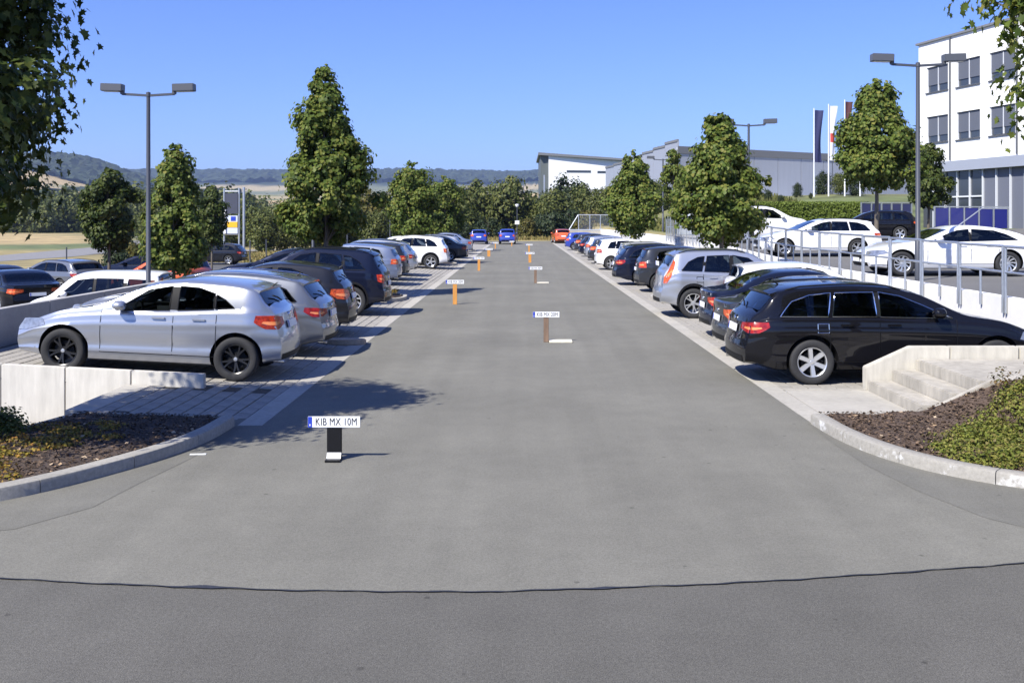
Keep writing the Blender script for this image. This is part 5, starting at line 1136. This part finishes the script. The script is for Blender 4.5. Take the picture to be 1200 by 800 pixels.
# ------------------------------------------------------------------ street lamps
def lamp(pos, H, label, arm=.98, rz=0, group='twin lamp posts of the car park', both=True):
    root = empty('street_lamp', pos, rz); tag(root, label, 'street lamp', group)
    m = MB(); m.tube([(0, 0, 0), (0, 0, 1.0), (0, 0, 1.02), (0, 0, H)], [.075, .075, .062, .048], 12); m.build('post', M_post, root, 50)
    m = MB(); m.lathe([(.001, .07), (.055, .05), (.06, -.05), (.001, -.05)], 'z', 12, (0, 0, H)); m.build('post_cap', M_post, root, 50)
    for s in (-1, 1):
        m = MB(); m.obox((s*arm*.33, 0, H-.02+.01), (s, 0, .06), arm*.35, (0, 1, 0), .025, .03); m.build('arm', M_post, root, bevel=.004)
        m = MB(); m.obox((s*arm*.67, 0, H+.05), (1, 0, 0), .05, (0, 1, 0), .04, .05); m.obox((s*(arm*.67+.25), 0, H+.17), (1, 0, s*.03), .27, (0, 1, 0), .13, .095)
        h_ = m.build('lamp_head', M_head, root, bevel=.012)
        m = MB(); m.obox((s*(arm*.67+.27), 0, H+.0725), (1, 0, s*.03), .2, (0, 1, 0), .10, .004); m.build('lamp_glass', M_glassw, h_)
lamp((-9.45, 26, -.66), 6.25, 'tall twin headed lamp post rising from the lower lot beside the white van')
lamp((-9.45, 46.6, -.66), 6.1, 'lamp post half hidden in the tall maple of the left row', rz=math.pi/2)
lamp((10.05, 25.9, .88), 5.45, 'tall grey lamp post standing in front of the white coupe')
lamp((9.58, 43, 1.2), 5.2, 'twin lamp post rising behind the broad maple of the right row')
lamp((10.5, 75.5, 1.6), 5.3, 'distant twin lamp post behind the picket railing')
lamp((33.5, 110, 4.6), 4.2, 'small twin lamp post between the flag poles')
m_globe = mat('lamp_globe', (.75, .76, .76), rough=.3)
def globe(px, ytop, Y, label, h=None, sign=False):
    X = (px-610)/1200*Y; zb = 0.0 if abs(X) < 9 else terrain(X, Y); zt_ = z_top(ytop, Y); root = empty('path_lamp', (X, Y, zb)); tag(root, label, 'street lamp')
    H = zt_-zb; m = MB(); m.tube([(0, 0, 0), (0, 0, H-.3)], .05, 8); m.build('post', M_post, root, 50); m = MB(); m.lathe([(.001, H), (.22, H-.05), (.24, H-.12), (.10, H-.35), (.001, H-.35)], 'z', 14); m.build('lamp_head', m_globe, root, 50)
    if sign: m = MB(); m.box(-.25, .25, -.08, -.06, H*.46, H*.46+.42); m.build('sign_board', M_plate, root)
globe(457, 230, 80, 'mushroom headed path lamp beside the bushy maple'); globe(407, 266, 70, 'short mushroom lamp behind the parked silver hatchback'); globe(606, 239, 118, 'lamp with a white notice board at the end of the aisle', sign=True)
globe(1e-6+530, 262, 116, 'thin path lamp among the shrubs behind the blue cars')

# ------------------------------------------------------------------ buildings
M_clad = mat('grey_metal_cladding', (.36, .385, .43), rough=.5, noise=.04, scale=3, stretch=(1, 1, .05))
M_cladw = mat('shade_toned_cladding', (.30, .325, .38), rough=.5)  # blue-grey taken darker, so shade on the stepped hall face is in the colour
M_roof = mat('roof_edge', (.17, .175, .18), rough=.6)
M_win = mat('office_glass', (.045, .055, .07), rough=.06, spec=.6)
M_blind = mat('grey_blind', (.105, .115, .14), rough=.55)
M_frame = mat('window_frame', (.62, .64, .66), rough=.4)
M_lower = mat('slate_cladding', (.13, .14, .175), rough=.5)
def frame_of(org, d):
    d = Vector(d).normalized(); M_ = Matrix((( d.x, -d.y, 0, org[0]), (d.y, d.x, 0, org[1]), (0, 0, 1, org[2]), (0, 0, 0, 1))); return M_
# white office: local x runs along the facade from the far corner towards the camera, local -y... facade faces local -y
dn = Vector((.2325, -1, 0)).normalized()
of = empty('office_building', (0, 0, 0)); of.matrix_world = frame_of((23.7, 60, 1.6), dn); tag(of, 'white three storey office with grey blinds and a glazed ground floor', 'building')
nrm = 1.0266
def zz(z): return z-1.6
m = MB(); Lf = 44
# facade strips around the window openings (windows are set back)
wins = []
for fl, (z0, z1) in enumerate(((6.9, 8.43), (9.83, 11.3))):
    for k in range(15): wins.append((.04+2.66*k+.1, .04+2.66*k+2.03, z0, z1))
xsw = [.04+2.66*k for k in range(16)]
F = 0
def fbox(x0, x1, z0, z1, y0=0, y1=.3, mb=None): (mb or m).box(x0*nrm, x1*nrm, y0, y1, zz(z0), zz(z1))
fbox(-.6, Lf, 11.3, 12.75); fbox(-.6, Lf, 8.43, 9.83); fbox(-.6, Lf, 5.75, 6.9)
for (z0, z1) in ((6.9, 8.43), (9.83, 11.3)):
    e = -.6
    for k in range(15): fbox(e, .14+2.66*k, z0, z1); e = .14+2.66*k+1.93
    fbox(e, Lf, z0, z1)
m.box(-.6*nrm, Lf*nrm, .3, 14, zz(5.75), zz(12.70)); m.box(-.6*nrm, Lf*nrm, 1.0, 14, zz(1.0), zz(5.75))
m.build('wall', M_white, of)
m = MB(); m.box(-.75*nrm, (Lf+.1)*nrm, -.12, 14.1, zz(12.75), zz(12.87)); m.build('roof_edge', M_roof, of)
for k in range(6):
    for (z0, z1) in ((6.9, 8.43), (9.83, 11.3)):
        a, b_ = (.14+2.66*k)*nrm, (.14+2.66*k+1.93)*nrm; w_ = empty('window', (a, .12, zz(z0))); w_.parent = of; hgt = z1-z0; wd = b_-a
        w_ = None
        m = MB(); m.box(a+.05, b_-.05, .14, .16, zz(z0)+.05, zz(z1)-.05); wo_ = m.build('window', M_win, of)
        m = MB(); m.box(a+.06, b_-.06, .09, .12, zz(z0)+.42, zz(z1)-.02)
        m.build('blind', M_blind, wo_)
        for (p0, p1, q0, q1) in ((a, a+.06, 0, hgt), (b_-.06, b_, 0, hgt), ((a+b_)/2-.03, (a+b_)/2+.03, 0, hgt), (a, b_, 0, .06), (a, b_, hgt-.05, hgt)):
            pass
        m = MB()
        for (p0, p1, q0, q1) in ((a, a+.05, 0, hgt), (b_-.05, b_, 0, hgt), ((a+b_)/2-.025, (a+b_)/2+.025, .05, hgt-.05)): m.box(p0, p1, .07, .135, zz(z0)+q0, zz(z0)+q1)
        m.build('window_frame', M_frame, wo_)
        m = MB(); m.box(a-.04, b_+.04, -.07, .06, zz(z0)-.06, zz(z0)+.0); m.build('sill', M_head, wo_)
for o in [o for o in bpy.data.objects if o.type == 'EMPTY' and o.name.startswith('window') and o.parent == of]: bpy.data.objects.remove(o)
m = MB(); m.box(-.6*nrm, Lf*nrm, -.14, .29, zz(5.18), zz(5.75)-.003); m.build('fascia', M_cladw, of)
for t0 in (2.3, 7.55):
    m = MB(); m.tube([(t0*nrm, -.05, zz(5.8)), (t0*nrm, -.05, zz(12.7))], .05, 8); m.build('downpipe', M_head, of)
for k in range(18):      # ground floor panels; the first five are glazed
    a, b_ = (-.5+1.05*k)*nrm, (-.5+1.05*k+.98)*nrm; gl = k < 5; m = MB(); m.box(a, b_, .25, .30, zz(1.4), zz(5.17)); p = m.build('glazing' if gl else 'cladding_panel', M_win if gl else M_lower, of)
    m = MB(); m.box(b_, b_+.07, .15, .30, zz(1.4), zz(5.17))
    if gl: m.box(a, b_, .18, .26, zz(3.7), zz(3.78))
    m.build('mullion', M_frame, p)
# blue balustrade of the office terrace
M_bglass = mat('blue_panel', (.014, .019, .16), rough=.2, spec=.5)
def balustrade(p0, p1, n_, z0, z1, label, mm):
    p0, p1 = Vector((*p0, 0)), Vector((*p1, 0)); root = empty('balustrade', (p0.x, p0.y, z0)); tag(root, label, 'balustrade'); d = (p1-p0)/n_; u = d.normalized(); nn = Vector((-u.y, u.x, 0))
    for k in range(n_):
        c = p0+d*(k+.5)-p0; m = MB(); m.obox((c.x, c.y, (z1-z0)/2+.05), u, d.length/2-.06, (0, 0, 1), (z1-z0)/2-.08, .012); m.build('panel', mm, root)
    for k in range(n_+1):
        c = d*k; m = MB(); m.obox((c.x, c.y, (z1-z0)/2), u, .025, (0, 0, 1), (z1-z0)/2, .03); m.build('post', M_steel, root)
    c = d*n_/2; m = MB(); m.obox((c.x, c.y, z1-z0+.02), u, d.length*n_/2+.03, (0, 0, 1), .025, .03); m.build('handrail', M_steel, root)
balustrade((19.2, 47.5), (22.95, 48.2), 5, 1.9, 3.02, 'bright blue panelled balustrade in front of the office entrance', M_bglass)
balustrade((18.3, 55), (21.2, 55.5), 5, 2.0, 3.35, 'dark blue balustrade between the hedge and the office', mat('dark_blue_panel', (.03, .035, .10), rough=.3))
m = MB(); m.tube([(19.9, 46.9, 2.05), (21.2, 47.1, 2.95), (22.5, 47.2, 2.95)], .03, 8); tag(m.build('stair_handrail', M_steel, None, 50), 'sloping steel handrail beside the bright blue balustrade', 'handrail')
# white hall
wh = empty('white_hall', (4.4, 230, 0)); tag(wh, 'white windowless hall with a slanting dark roof', 'building')
m = MB(); m.add([(1.9,0,0),(20.2,3,0),(20.2,30,0),(1.9,30,0),(1.9,0,17.0),(20.2,3,15.9),(20.2,30,15.9),(1.9,30,17.0)], [(0,1,2,3),(4,5,6,7),(0,1,5,4),(1,2,6,5),(2,3,7,6),(3,0,4,7)]); m.build('wall', M_white, wh)
m = MB(); m.add([(-.4,-.8,17.15),(21,2,15.95),(21,31,15.95),(-.4,31,17.15),(-.4,-.8,17.75),(21,2,16.4),(21,31,16.4),(-.4,31,17.75)], [(0,1,2,3),(4,5,6,7),(0,1,5,4),(1,2,6,5),(2,3,7,6),(3,0,4,7)]); m.build('roof', M_roof, wh)
m = MB(); m.box(.1, 1.88, .5, 29, 0, 17.0); m.build('dark_end_wall', mat('dark_end', (.10, .115, .11), rough=.5), wh)
for (a, b_, z_) in ((6.0, 11.5, 13.3), (13.0, 18.2, 13.2), (15.5, 18, 8.2)):
    m = MB(); yy = 3*(a-1.9)/18.3; y2 = 3*(b_-1.9)/18.3; m.add([(a, yy-.05, z_), (b_, y2-.05, z_), (b_, y2-.05, z_+.5), (a, yy-.05, z_+.5), (a, yy+.1, z_), (b_, y2+.1, z_), (b_, y2+.1, z_+.5), (a, yy+.1, z_+.5)], [(0,1,2,3),(4,5,6,7),(0,1,5,4),(1,2,6,5),(2,3,7,6),(3,0,4,7)]); m.build('window_band', M_win, wh)
# grey hall with a stepped roof
gh = empty('grey_hall', (23.0, 150, 0)); tag(gh, 'long grey metal clad hall with a stepped roof line', 'building')
u1 = Vector((1.6, 1, 0)).normalized(); u2 = Vector((-.16, 1, 0)).normalized()
def quadwall(p, q, z0, z1, zq=None, name='cladding_panel', mm=M_clad, th=.25, parent=gh):
    p, q = Vector((p[0], p[1], 0)), Vector((q[0], q[1], 0)); d = (q-p).normalized(); n_ = Vector((d.y, -d.x, 0))*-th; zq = z1 if zq is None else zq
    m = MB(); m.add([(p.x, p.y, z0), (q.x, q.y, z0), (q.x+n_.x, q.y+n_.y, z0), (p.x+n_.x, p.y+n_.y, z0), (p.x, p.y, z1), (q.x, q.y, zq), (q.x+n_.x, q.y+n_.y, zq), (p.x+n_.x, p.y+n_.y, z1)], [(0,1,2,3),(4,5,6,7),(0,1,5,4),(1,2,6,5),(2,3,7,6),(3,0,4,7)]); return m.build(name, mm, parent)
Lr = 62; npan = 12
for k in range(npan): a, b_ = u1*(Lr*k/npan), u1*(Lr*(k+1)/npan-.12); quadwall(a, b_, 0, 13.2)
for k in range(npan): a, b_ = u1*(Lr*k/npan), u1*(Lr*(k+1)/npan); o_ = Vector((.06, -.1, 0)); quadwall(a+o_, b_+o_, 12.3, 13.35, name='roof_band', mm=M_roof, th=.1)
steps = [13.6, 13.2, 12.9, 12.6, 12.3, 12.1, 11.9]
for k in range(7):
    a, b_ = u2*(44*(k+1)/7-.15), u2*(44*k/7); quadwall(a, b_, 0, steps[k]+.4, steps[k]+.4, mm=M_cladw); quadwall(a+Vector((-.1, 0, 0)), b_+Vector((-.1, 0, 0)), steps[k]+.4, steps[k]+.75, name='roof_edge', mm=M_roof, th=.3)
m = MB(); p = [Vector((0,0,0)), u1*Lr, u1*Lr+u2*44, u2*44]; m.prism([(v.x*.97+.8, v.y*.97+.8) for v in p], .0, 11.8); m.build('hall_core', M_clad, gh)
m = MB(); pp = u1*14-Vector((-.3, .6, 0)); m.box(pp.x, pp.x+22, pp.y-.5, pp.y+4, 0, 3.9); m.build('low_annex', M_white, gh)
# clipped hedge
rs = np.random.RandomState(77); n_ = 26000; hx = rs.uniform(14.2, 20.6, n_); hy = rs.uniform(60, 61.6, n_); hz = rs.uniform(1.5, 3.42, n_); fc = rs.randint(0, 3, n_); hy = np.where(fc == 0, 60+rs.normal(0, .05, n_), hy); hz = np.where(fc == 1, 3.42+rs.normal(0, .04, n_), hz)
nor = np.where((fc == 0)[:, None], np.array([0, -1, .3]), np.array([0, -.3, 1]))+rs.normal(0, .5, (n_, 3))
hd = empty('clipped_hedge', (17.4, 60.8, 1.5)); tag(hd, 'long clipped green hedge below the flag poles', 'hedge'); v = leaves(np.stack([hx-17.4, hy-60.8, hz-1.5], axis=1), nor, .11*rs.uniform(.7, 1.3, n_), LEAF_Q, rs)
link('foliage', np_mesh('foliage', v, LEAF_Q[1], 4, leafmat('hedge_leaves', [(.07,.10,.016),(.11,.15,.025),(.15,.19,.035)], .2)), hd)
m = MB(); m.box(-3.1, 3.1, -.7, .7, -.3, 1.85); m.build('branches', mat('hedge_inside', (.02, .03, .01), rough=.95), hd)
# flag poles
M_pole = mat('white_pole', (.74, .75, .76), rough=.35)
def flagpole(px, ytop, Y, label, flag=None):
    X = (px-610)/1200*Y; zb = terrain(X, Y); zt_ = z_top(ytop, Y); root = empty('flag_pole', (X, Y, zb)); tag(root, label, 'flag pole', 'flag poles behind the hedge'); H = zt_-zb
    m = MB(); m.tube([(0, 0, 0), (0, 0, H)], [.07, .045], 8); m.build('pole', M_pole, root, 50)
    if flag:
        (x0, w_, ya, yb, col, band) = flag; za, zb2 = z_top(ya, Y)-zb, z_top(yb, Y)-zb; vs = []; nz = 12; nx = 6
        for i in range(nx+1):
            for j in range(nz+1):
                u, vv = i/nx, j/nz; vs.append((.08+u*w_*(1-.25*math.sin(vv*2.6)), .16*math.sin(u*5+vv*4)*u+.05, za+(zb2-za)*vv-.05*u))
        f = [(i*(nz+1)+j, (i+1)*(nz+1)+j, (i+1)*(nz+1)+j+1, i*(nz+1)+j+1) for i in range(nx) for j in range(nz)]; m = MB(); m.add(vs, f)
        for q in range(len(m.m)): m.m[q] = 1 if band and band[0] <= (q % nz)/nz < band[1] and 1 <= q//nz <= 4 else 0
        me = m.mesh('flag', [col, M_bandr], fix=False)
        for p_ in me.polygons: p_.use_smooth = True
        link('flag', me, root)
M_bandr = mat('flag_red', (.45, .05, .04), rough=.8)
flagpole(954, 127, 92, 'white pole with a narrow dark blue flag', (0, .75, 129, 190, mat('flag_navy', (.02, .025, .09), rough=.8), None))
flagpole(971, 122, 92, 'white pole with a white flag bearing a red mark', (0, .70, 124, 188, mat('flag_white', (.68, .68, .74), rough=.8), (.42, .6)))
flagpole(990, 117, 92, 'white pole with a dark red flag behind the maple', (0, .6, 119, 175, mat('flag_dark', (.07, .02, .025), rough=.8), None))
flagpole(1008, 130, 92, 'bare white flag pole nearest the blue balustrade')
# advertising pylon on the left
py = empty('advertising_pylon', (-30.3, 108, -1.45)); tag(py, 'steel advertising pylon with a dark screen and a small yellow sign', 'billboard')
for x in (-.95, .62, 1.12):
    m = MB(); m.tube([(x, 0, 0), (x, 0, 7.3 if x < 1 else 7.4)], .10 if x < 1 else .14, 8); m.build('post', M_steel, py, 50)
for z_ in (2.4, 6.95): m = MB(); m.tube([(-.95, 0, z_), (.62, 0, z_)], .06, 8); m.build('cross_bar', M_steel, py, 50)
m = MB(); m.box(-.82, .52, -.15, .12, 4.6, 6.75); m.build('screen_panel', mat('pylon_screen', (.055, .06, .085), rough=.4), py)
m = MB(); m.box(-.70, .50, -.16, .02, 2.5, 4.4); sg = m.build('sign_panel', mat('sign_pale', (.55, .60, .72), rough=.5), py)
m = MB(); m.box(-.68, .48, -.19, -.165, 3.15, 3.75); m.build('yellow_band', mat('sign_yellow', (.75, .42, .02), rough=.5), sg); m = MB(); m.box(-.2, .3, -.19, -.165, 3.85, 4.3); m.build('blue_mark', M_blue, sg)
m = MB(); m.box(-1.15, -.72, -.3, .0, 2.5, 5.0); m.build('white_side_panel', M_plate, py)
for (px, Y, lab) in ((233, 60, 0), (293, 62, 1), (206, 58, 2), (78, 62, 3), (312, 66, 4)):
    X = (px-610)/1200*Y; zb = terrain(X, Y); m = MB(); m.tube([(0, 0, 0), (0, 0, 2.0)], .04, 6); o = m.build('fence_post', M_post); o.location = (X, Y, zb); tag(o, 'thin grey fence post on the verge behind the lower lot', 'post', 'fence posts on the verge')
# sliding gate at the far end
gt = empty('sliding_gate', (5.3, 112, 1.3)); tag(gt, 'long silver sliding gate with a slanted brace at the far end', 'gate')
def gb(nm, a, b_, r_=.055): m = MB(); m.tube([a, b_], r_, 6); m.build(nm, M_steel, gt, 50)
gb('bottom_rail', (0, 0, .1), (6.1, 0, .1), .08); gb('top_rail', (1.0, 0, 1.75), (6.1, 0, 1.72)); gb('brace', (0, 0, .1), (1.0, 0, 1.75))
for x in (1.05, 2.3, 3.45, 4.6, 6.05): gb('upright', (x, 0, .1), (x, 0, 1.74))
for k in range(44): gb('bar', (1.1+k*.113, .02, .12), (1.1+k*.113, .02, 1.7), .012)
gb('guide_post', (4.75, .15, 0), (4.75, .15, 2.4), .12)
m = MB(); m.box(-1.5, 8.5, -.3, .3, -1.2, .02); m.build('gate_footing', M_conc, gt)
# electric cabinet behind the railing
m = MB(); m.box(-.5, .5, -.25, .25, 0, 1.35); o = m.build('switch_cabinet', mat('cabinet_grey', (.50, .54, .60), rough=.5), None, bevel=.02); o.location = (10.6, 66, 1.5); tag(o, 'pale grey switch cabinet behind the picket railing', 'cabinet')
m = MB(); m.box(-.4, .4, -.3, .3, 0, .55); o = m.build('concrete_bollard', M_conc, None, bevel=.03); o.location = (15.0, 53, 1.45); tag(o, 'squat pale block between the white cars and the hedge', 'block')
# houses and signs beyond the trees
def house(px, Y, ytop, w_, label, wallm, roofm):
    X = (px-610)/1200*Y; zb = terrain(X, Y)-.3; H = z_top(ytop, Y)-zb; r_ = empty('far_house', (X, Y, zb)); tag(r_, label, 'house')
    m = MB(); m.box(-w_/2, w_/2, 0, 8, 0, H*.68); m.build('wall', wallm, r_)
    m = MB(); m.add([(-w_/2-.4, -.4, H*.66), (w_/2+.4, -.4, H*.66), (w_/2+.4, 8.4, H*.66), (-w_/2-.4, 8.4, H*.66), (-w_/2-.4, 4, H), (w_/2+.4, 4, H)], [(0, 1, 5, 4), (2, 3, 4, 5), (0, 4, 3), (1, 2, 5), (0, 1, 2, 3)]); m.build('roof', roofm, r_)
    for k in range(3): m = MB(); x = -w_/2+w_*(k+.5)/3; m.box(x-.6, x+.6, -.05, .05, H*.3, H*.5); m.build('window', M_win, r_)
RF = mat('roof_tile', (.20, .15, .13), rough=.8)
ht = empty('direction_board', (*at(652, 240, 170)[:2], 1.0)); tag(ht, 'white board on a tall pole beside the white hall', 'sign')
m = MB(); m.tube([(-2.0, 0, 0), (-2.0, 0, 9)], .12, 8); m.build('pole', M_steel, ht); m = MB(); m.box(-1.3, -.1, -.1, .1, 2.2, 4.2); m.build('board', M_plate, ht); m = MB(); m.box(-3.9, -3.0, -.1, .1, .2, 3.9); m.build('grey_board', M_cladw, ht)

# ------------------------------------------------------------------ the parked cars
LP = math.atan(.05); PI = math.pi
def left(kind, near_y, rear_x, col, label, lod=2, **k):
    S = SPEC[kind]; X = rear_x-S['RO']; place_car(kind, Vector((X, near_y+S['W'], bayz(X)+.003)), PI+k.pop('turn', 0), col, label, 'cars parked along the left bays', lod, pitch=LP, **k)
def right(kind, near_y, rear_x, col, label, lod=2, **k):
    S = SPEC[kind]; place_car(kind, Vector((rear_x+S['RO'], near_y+S['W'], .003)), k.pop('turn', 0), col, label, 'cars parked along the right bays', lod, **k)
left('hatch', 14.88, -3.49, 'silver', 'silver hatchback with black wheels above the white retaining wall', vary=False, rim=(5, 'twin'), rimmat=M_rimB)
left('wagon', 17.5, -3.35, 'grey', 'grey estate car beside the silver hatchback', rail=M_chrome)
left('hatch', 20.4, -3.42, 'anth', 'dark grey hatchback with wide tail lamps between the grey estate and navy sport utility', turn=.02)
left('suv', 25.2, -3.3, 'navy', 'navy sport utility car with silver swirl wheels in the left row', scale=.95, rim=(10, 'swirl'))
left('sedan', 28.1, -4.3, 'navy', 'dark blue saloon tucked in behind the navy sport utility')
left('compact', 36.4, -4.35, 'bluegrey', 'pale blue grey hatchback past the tall maple', lod=2)
left('compact', 39.4, -4.4, 'dgrey', 'slate grey hatchback beside the pale blue grey one', lod=1)
left('wagon', 42.6, -4.4, 'lsilver', 'light silver estate car before the white sport utility', lod=1)
left('suv', 49.6, -3.5, 'white', 'white sport utility car in the left row', lod=1, scale=.96)
left('sedan', 52.9, -4.3, 'white', 'white saloon behind the white sport utility', lod=1)
left('sedan', 59.0, -3.1, 'dgrey', 'dark grey saloon sticking out past the white cars', lod=1)
left('wagon', 64.0, -3.6, 'lsilver', 'far silver estate car near the end of the left row', lod=1)
left('sedan', 72.5, -3.4, 'bluegrey', 'far blue grey saloon at the end of the left row', lod=1)
left('hatch', 76, -4.2, 'dgrey', 'dark hatchback last in the left row', lod=1)
place_car('compact', Vector((at(560, 287).x, 104.5, .003)), PI/2, 'blue', 'bright blue car at the aisle end beside the left row', 'blue cars at the end of the aisle', 1)
place_car('suv', Vector((at(594, 287).x, 105.2, .003)), PI/2, 'blue', 'blue high roofed car in the middle of the aisle end', 'blue cars at the end of the aisle', 1, scale=.94)
right('wagon', 14.85, 3.22, 'black', 'black estate car with chrome window trim beside the concrete steps', vary=False, rim=(6, 'wide'), trim=M_chrome)
right('sedan', 17.5, 3.5, 'dgrey', 'dark grey saloon next to the black estate car')
right('sedan', 20.3, 3.72, 'navy', 'blue black saloon behind the dark grey saloon')
right('compact', 23.1, 4.75, 'white', 'white hatchback parked deep in its bay beside the silver sport utility')
right('tallsuv', 25.0, 3.35, 'lsilver', 'silver sport utility car with tall red tail lamps in the right row', rim=(5, 'twin'))
right('compact', 33.9, 3.85, 'dgrey', 'charcoal hatchback just past the planted island in the right row')
right('wagon', 37.6, 3.45, 'navy', 'navy estate car with roof rails in the right row', lod=2, scale=1.02)
right('compact', 42.4, 4.0, 'bluegrey', 'steel blue hatchback with pale lamps in the right row', lod=1)
right('compact', 46.0, 4.3, 'champ', 'cream coloured hatchback beside the white one', lod=1)
right('compact', 49.6, 3.62, 'white', 'white hatchback standing furthest out in the right row', lod=1)
right('hatch', 56.6, 3.75, 'dgrey', 'dark hatchback behind the white one in the right row', lod=1)
right('compact', 62, 3.9, 'lsilver', 'pale silver hatchback far down the right row', lod=1)
right('wagon', 68, 3.85, 'navy', 'navy estate far down the right row', lod=1)
right('hatch', 74, 3.9, 'dgrey', 'charcoal hatchback far down the right row', lod=1)
right('compact', 83.5, 3.65, 'blue', 'blue hatchback near the end of the right row', lod=1)
place_car('compact', Vector((at(659, 285).x, 109.5, .003)), PI/2+.1, 'orange', 'orange red car at the far end of the right row', None, 1)
def on(fn, x, y): return Vector((x, y, fn(x, y)+.004))
# upper lot
def upcar(kind, x, y, hd, col, label, **k): place_car(kind, on(upper, x, y), hd, col, label, 'cars on the upper lot', **k)
upcar('fastback', 13.1, 28.4, PI, 'white', 'white coupe with sloping roof on the upper lot', rim=(10, 'swirl'), lod=2)
upcar('wagon', 12.45, 38.6, PI-.02, 'white', 'white estate car on the upper lot behind the railing', rim=(5, 'twin'), lod=2, rail=M_black)
upcar('suv', 10.3, 48.3, .05, 'white', 'white sport utility car on the upper lot behind the broad maple', lod=1)
upcar('wagon', 18.6, 50.5, PI*.93, 'black', 'black car on the upper lot in front of the blue balustrade', lod=1)
# lower lot
def low(kind, x, y, hd, col, label, **k): place_car(kind, Vector((x, y, -.656)), hd, col, label, 'cars on the lower lot', lod=k.pop('lod', 1), **k)
low('van', -10.5, 28.4, PI, 'white', 'white compact van behind the parapet wall', cat='van', scale=.93)
low('wagon', -18.6, 43, PI*.85, 'grey', 'grey estate with a silver roof line on the lower lot')
low('sedan', -16.3, 33.8, PI*.75, 'black', 'black saloon at the edge of the lower lot')
low('sedan', -18.9, 37.6, PI*.8, 'anth', 'charcoal saloon between the black saloon and grey estate')
low('wagon', -16.6, 48.5, PI*.95, 'navy', 'dark blue estate beside the lamp post on the lower lot')
low('compact', -18.2, 52.5, PI*.5, 'red', 'red hatchback beside the dark blue estate on the lower lot')
low('compact', -13.6, 42, PI*.9, 'orange', 'orange red hatchback behind the pyramid shaped maple')
low('wagon', -20.3, 72, PI, 'anth', 'black estate parked alone beneath the pylon side trees')

# ------------------------------------------------------------------ the air over the valley
m = MB(); m.box(-6400, 6400, -450, 9300, -8, 330); hz_ = bpy.data.materials.new('haze'); hz_.use_nodes = True; n = hz_.node_tree; n.nodes.clear()
ou = n.nodes.new('ShaderNodeOutputMaterial'); pv_ = n.nodes.new('ShaderNodeVolumePrincipled'); pv_.inputs['Color'].default_value = (.50, .66, .98, 1); pv_.inputs['Density'].default_value = .00011; pv_.inputs['Anisotropy'].default_value = .2
n.links.new(pv_.outputs[0], ou.inputs['Volume']); o = m.build('haze', hz_); tag(o, 'thin blue haze lying over the valley', 'haze', None, 'stuff')
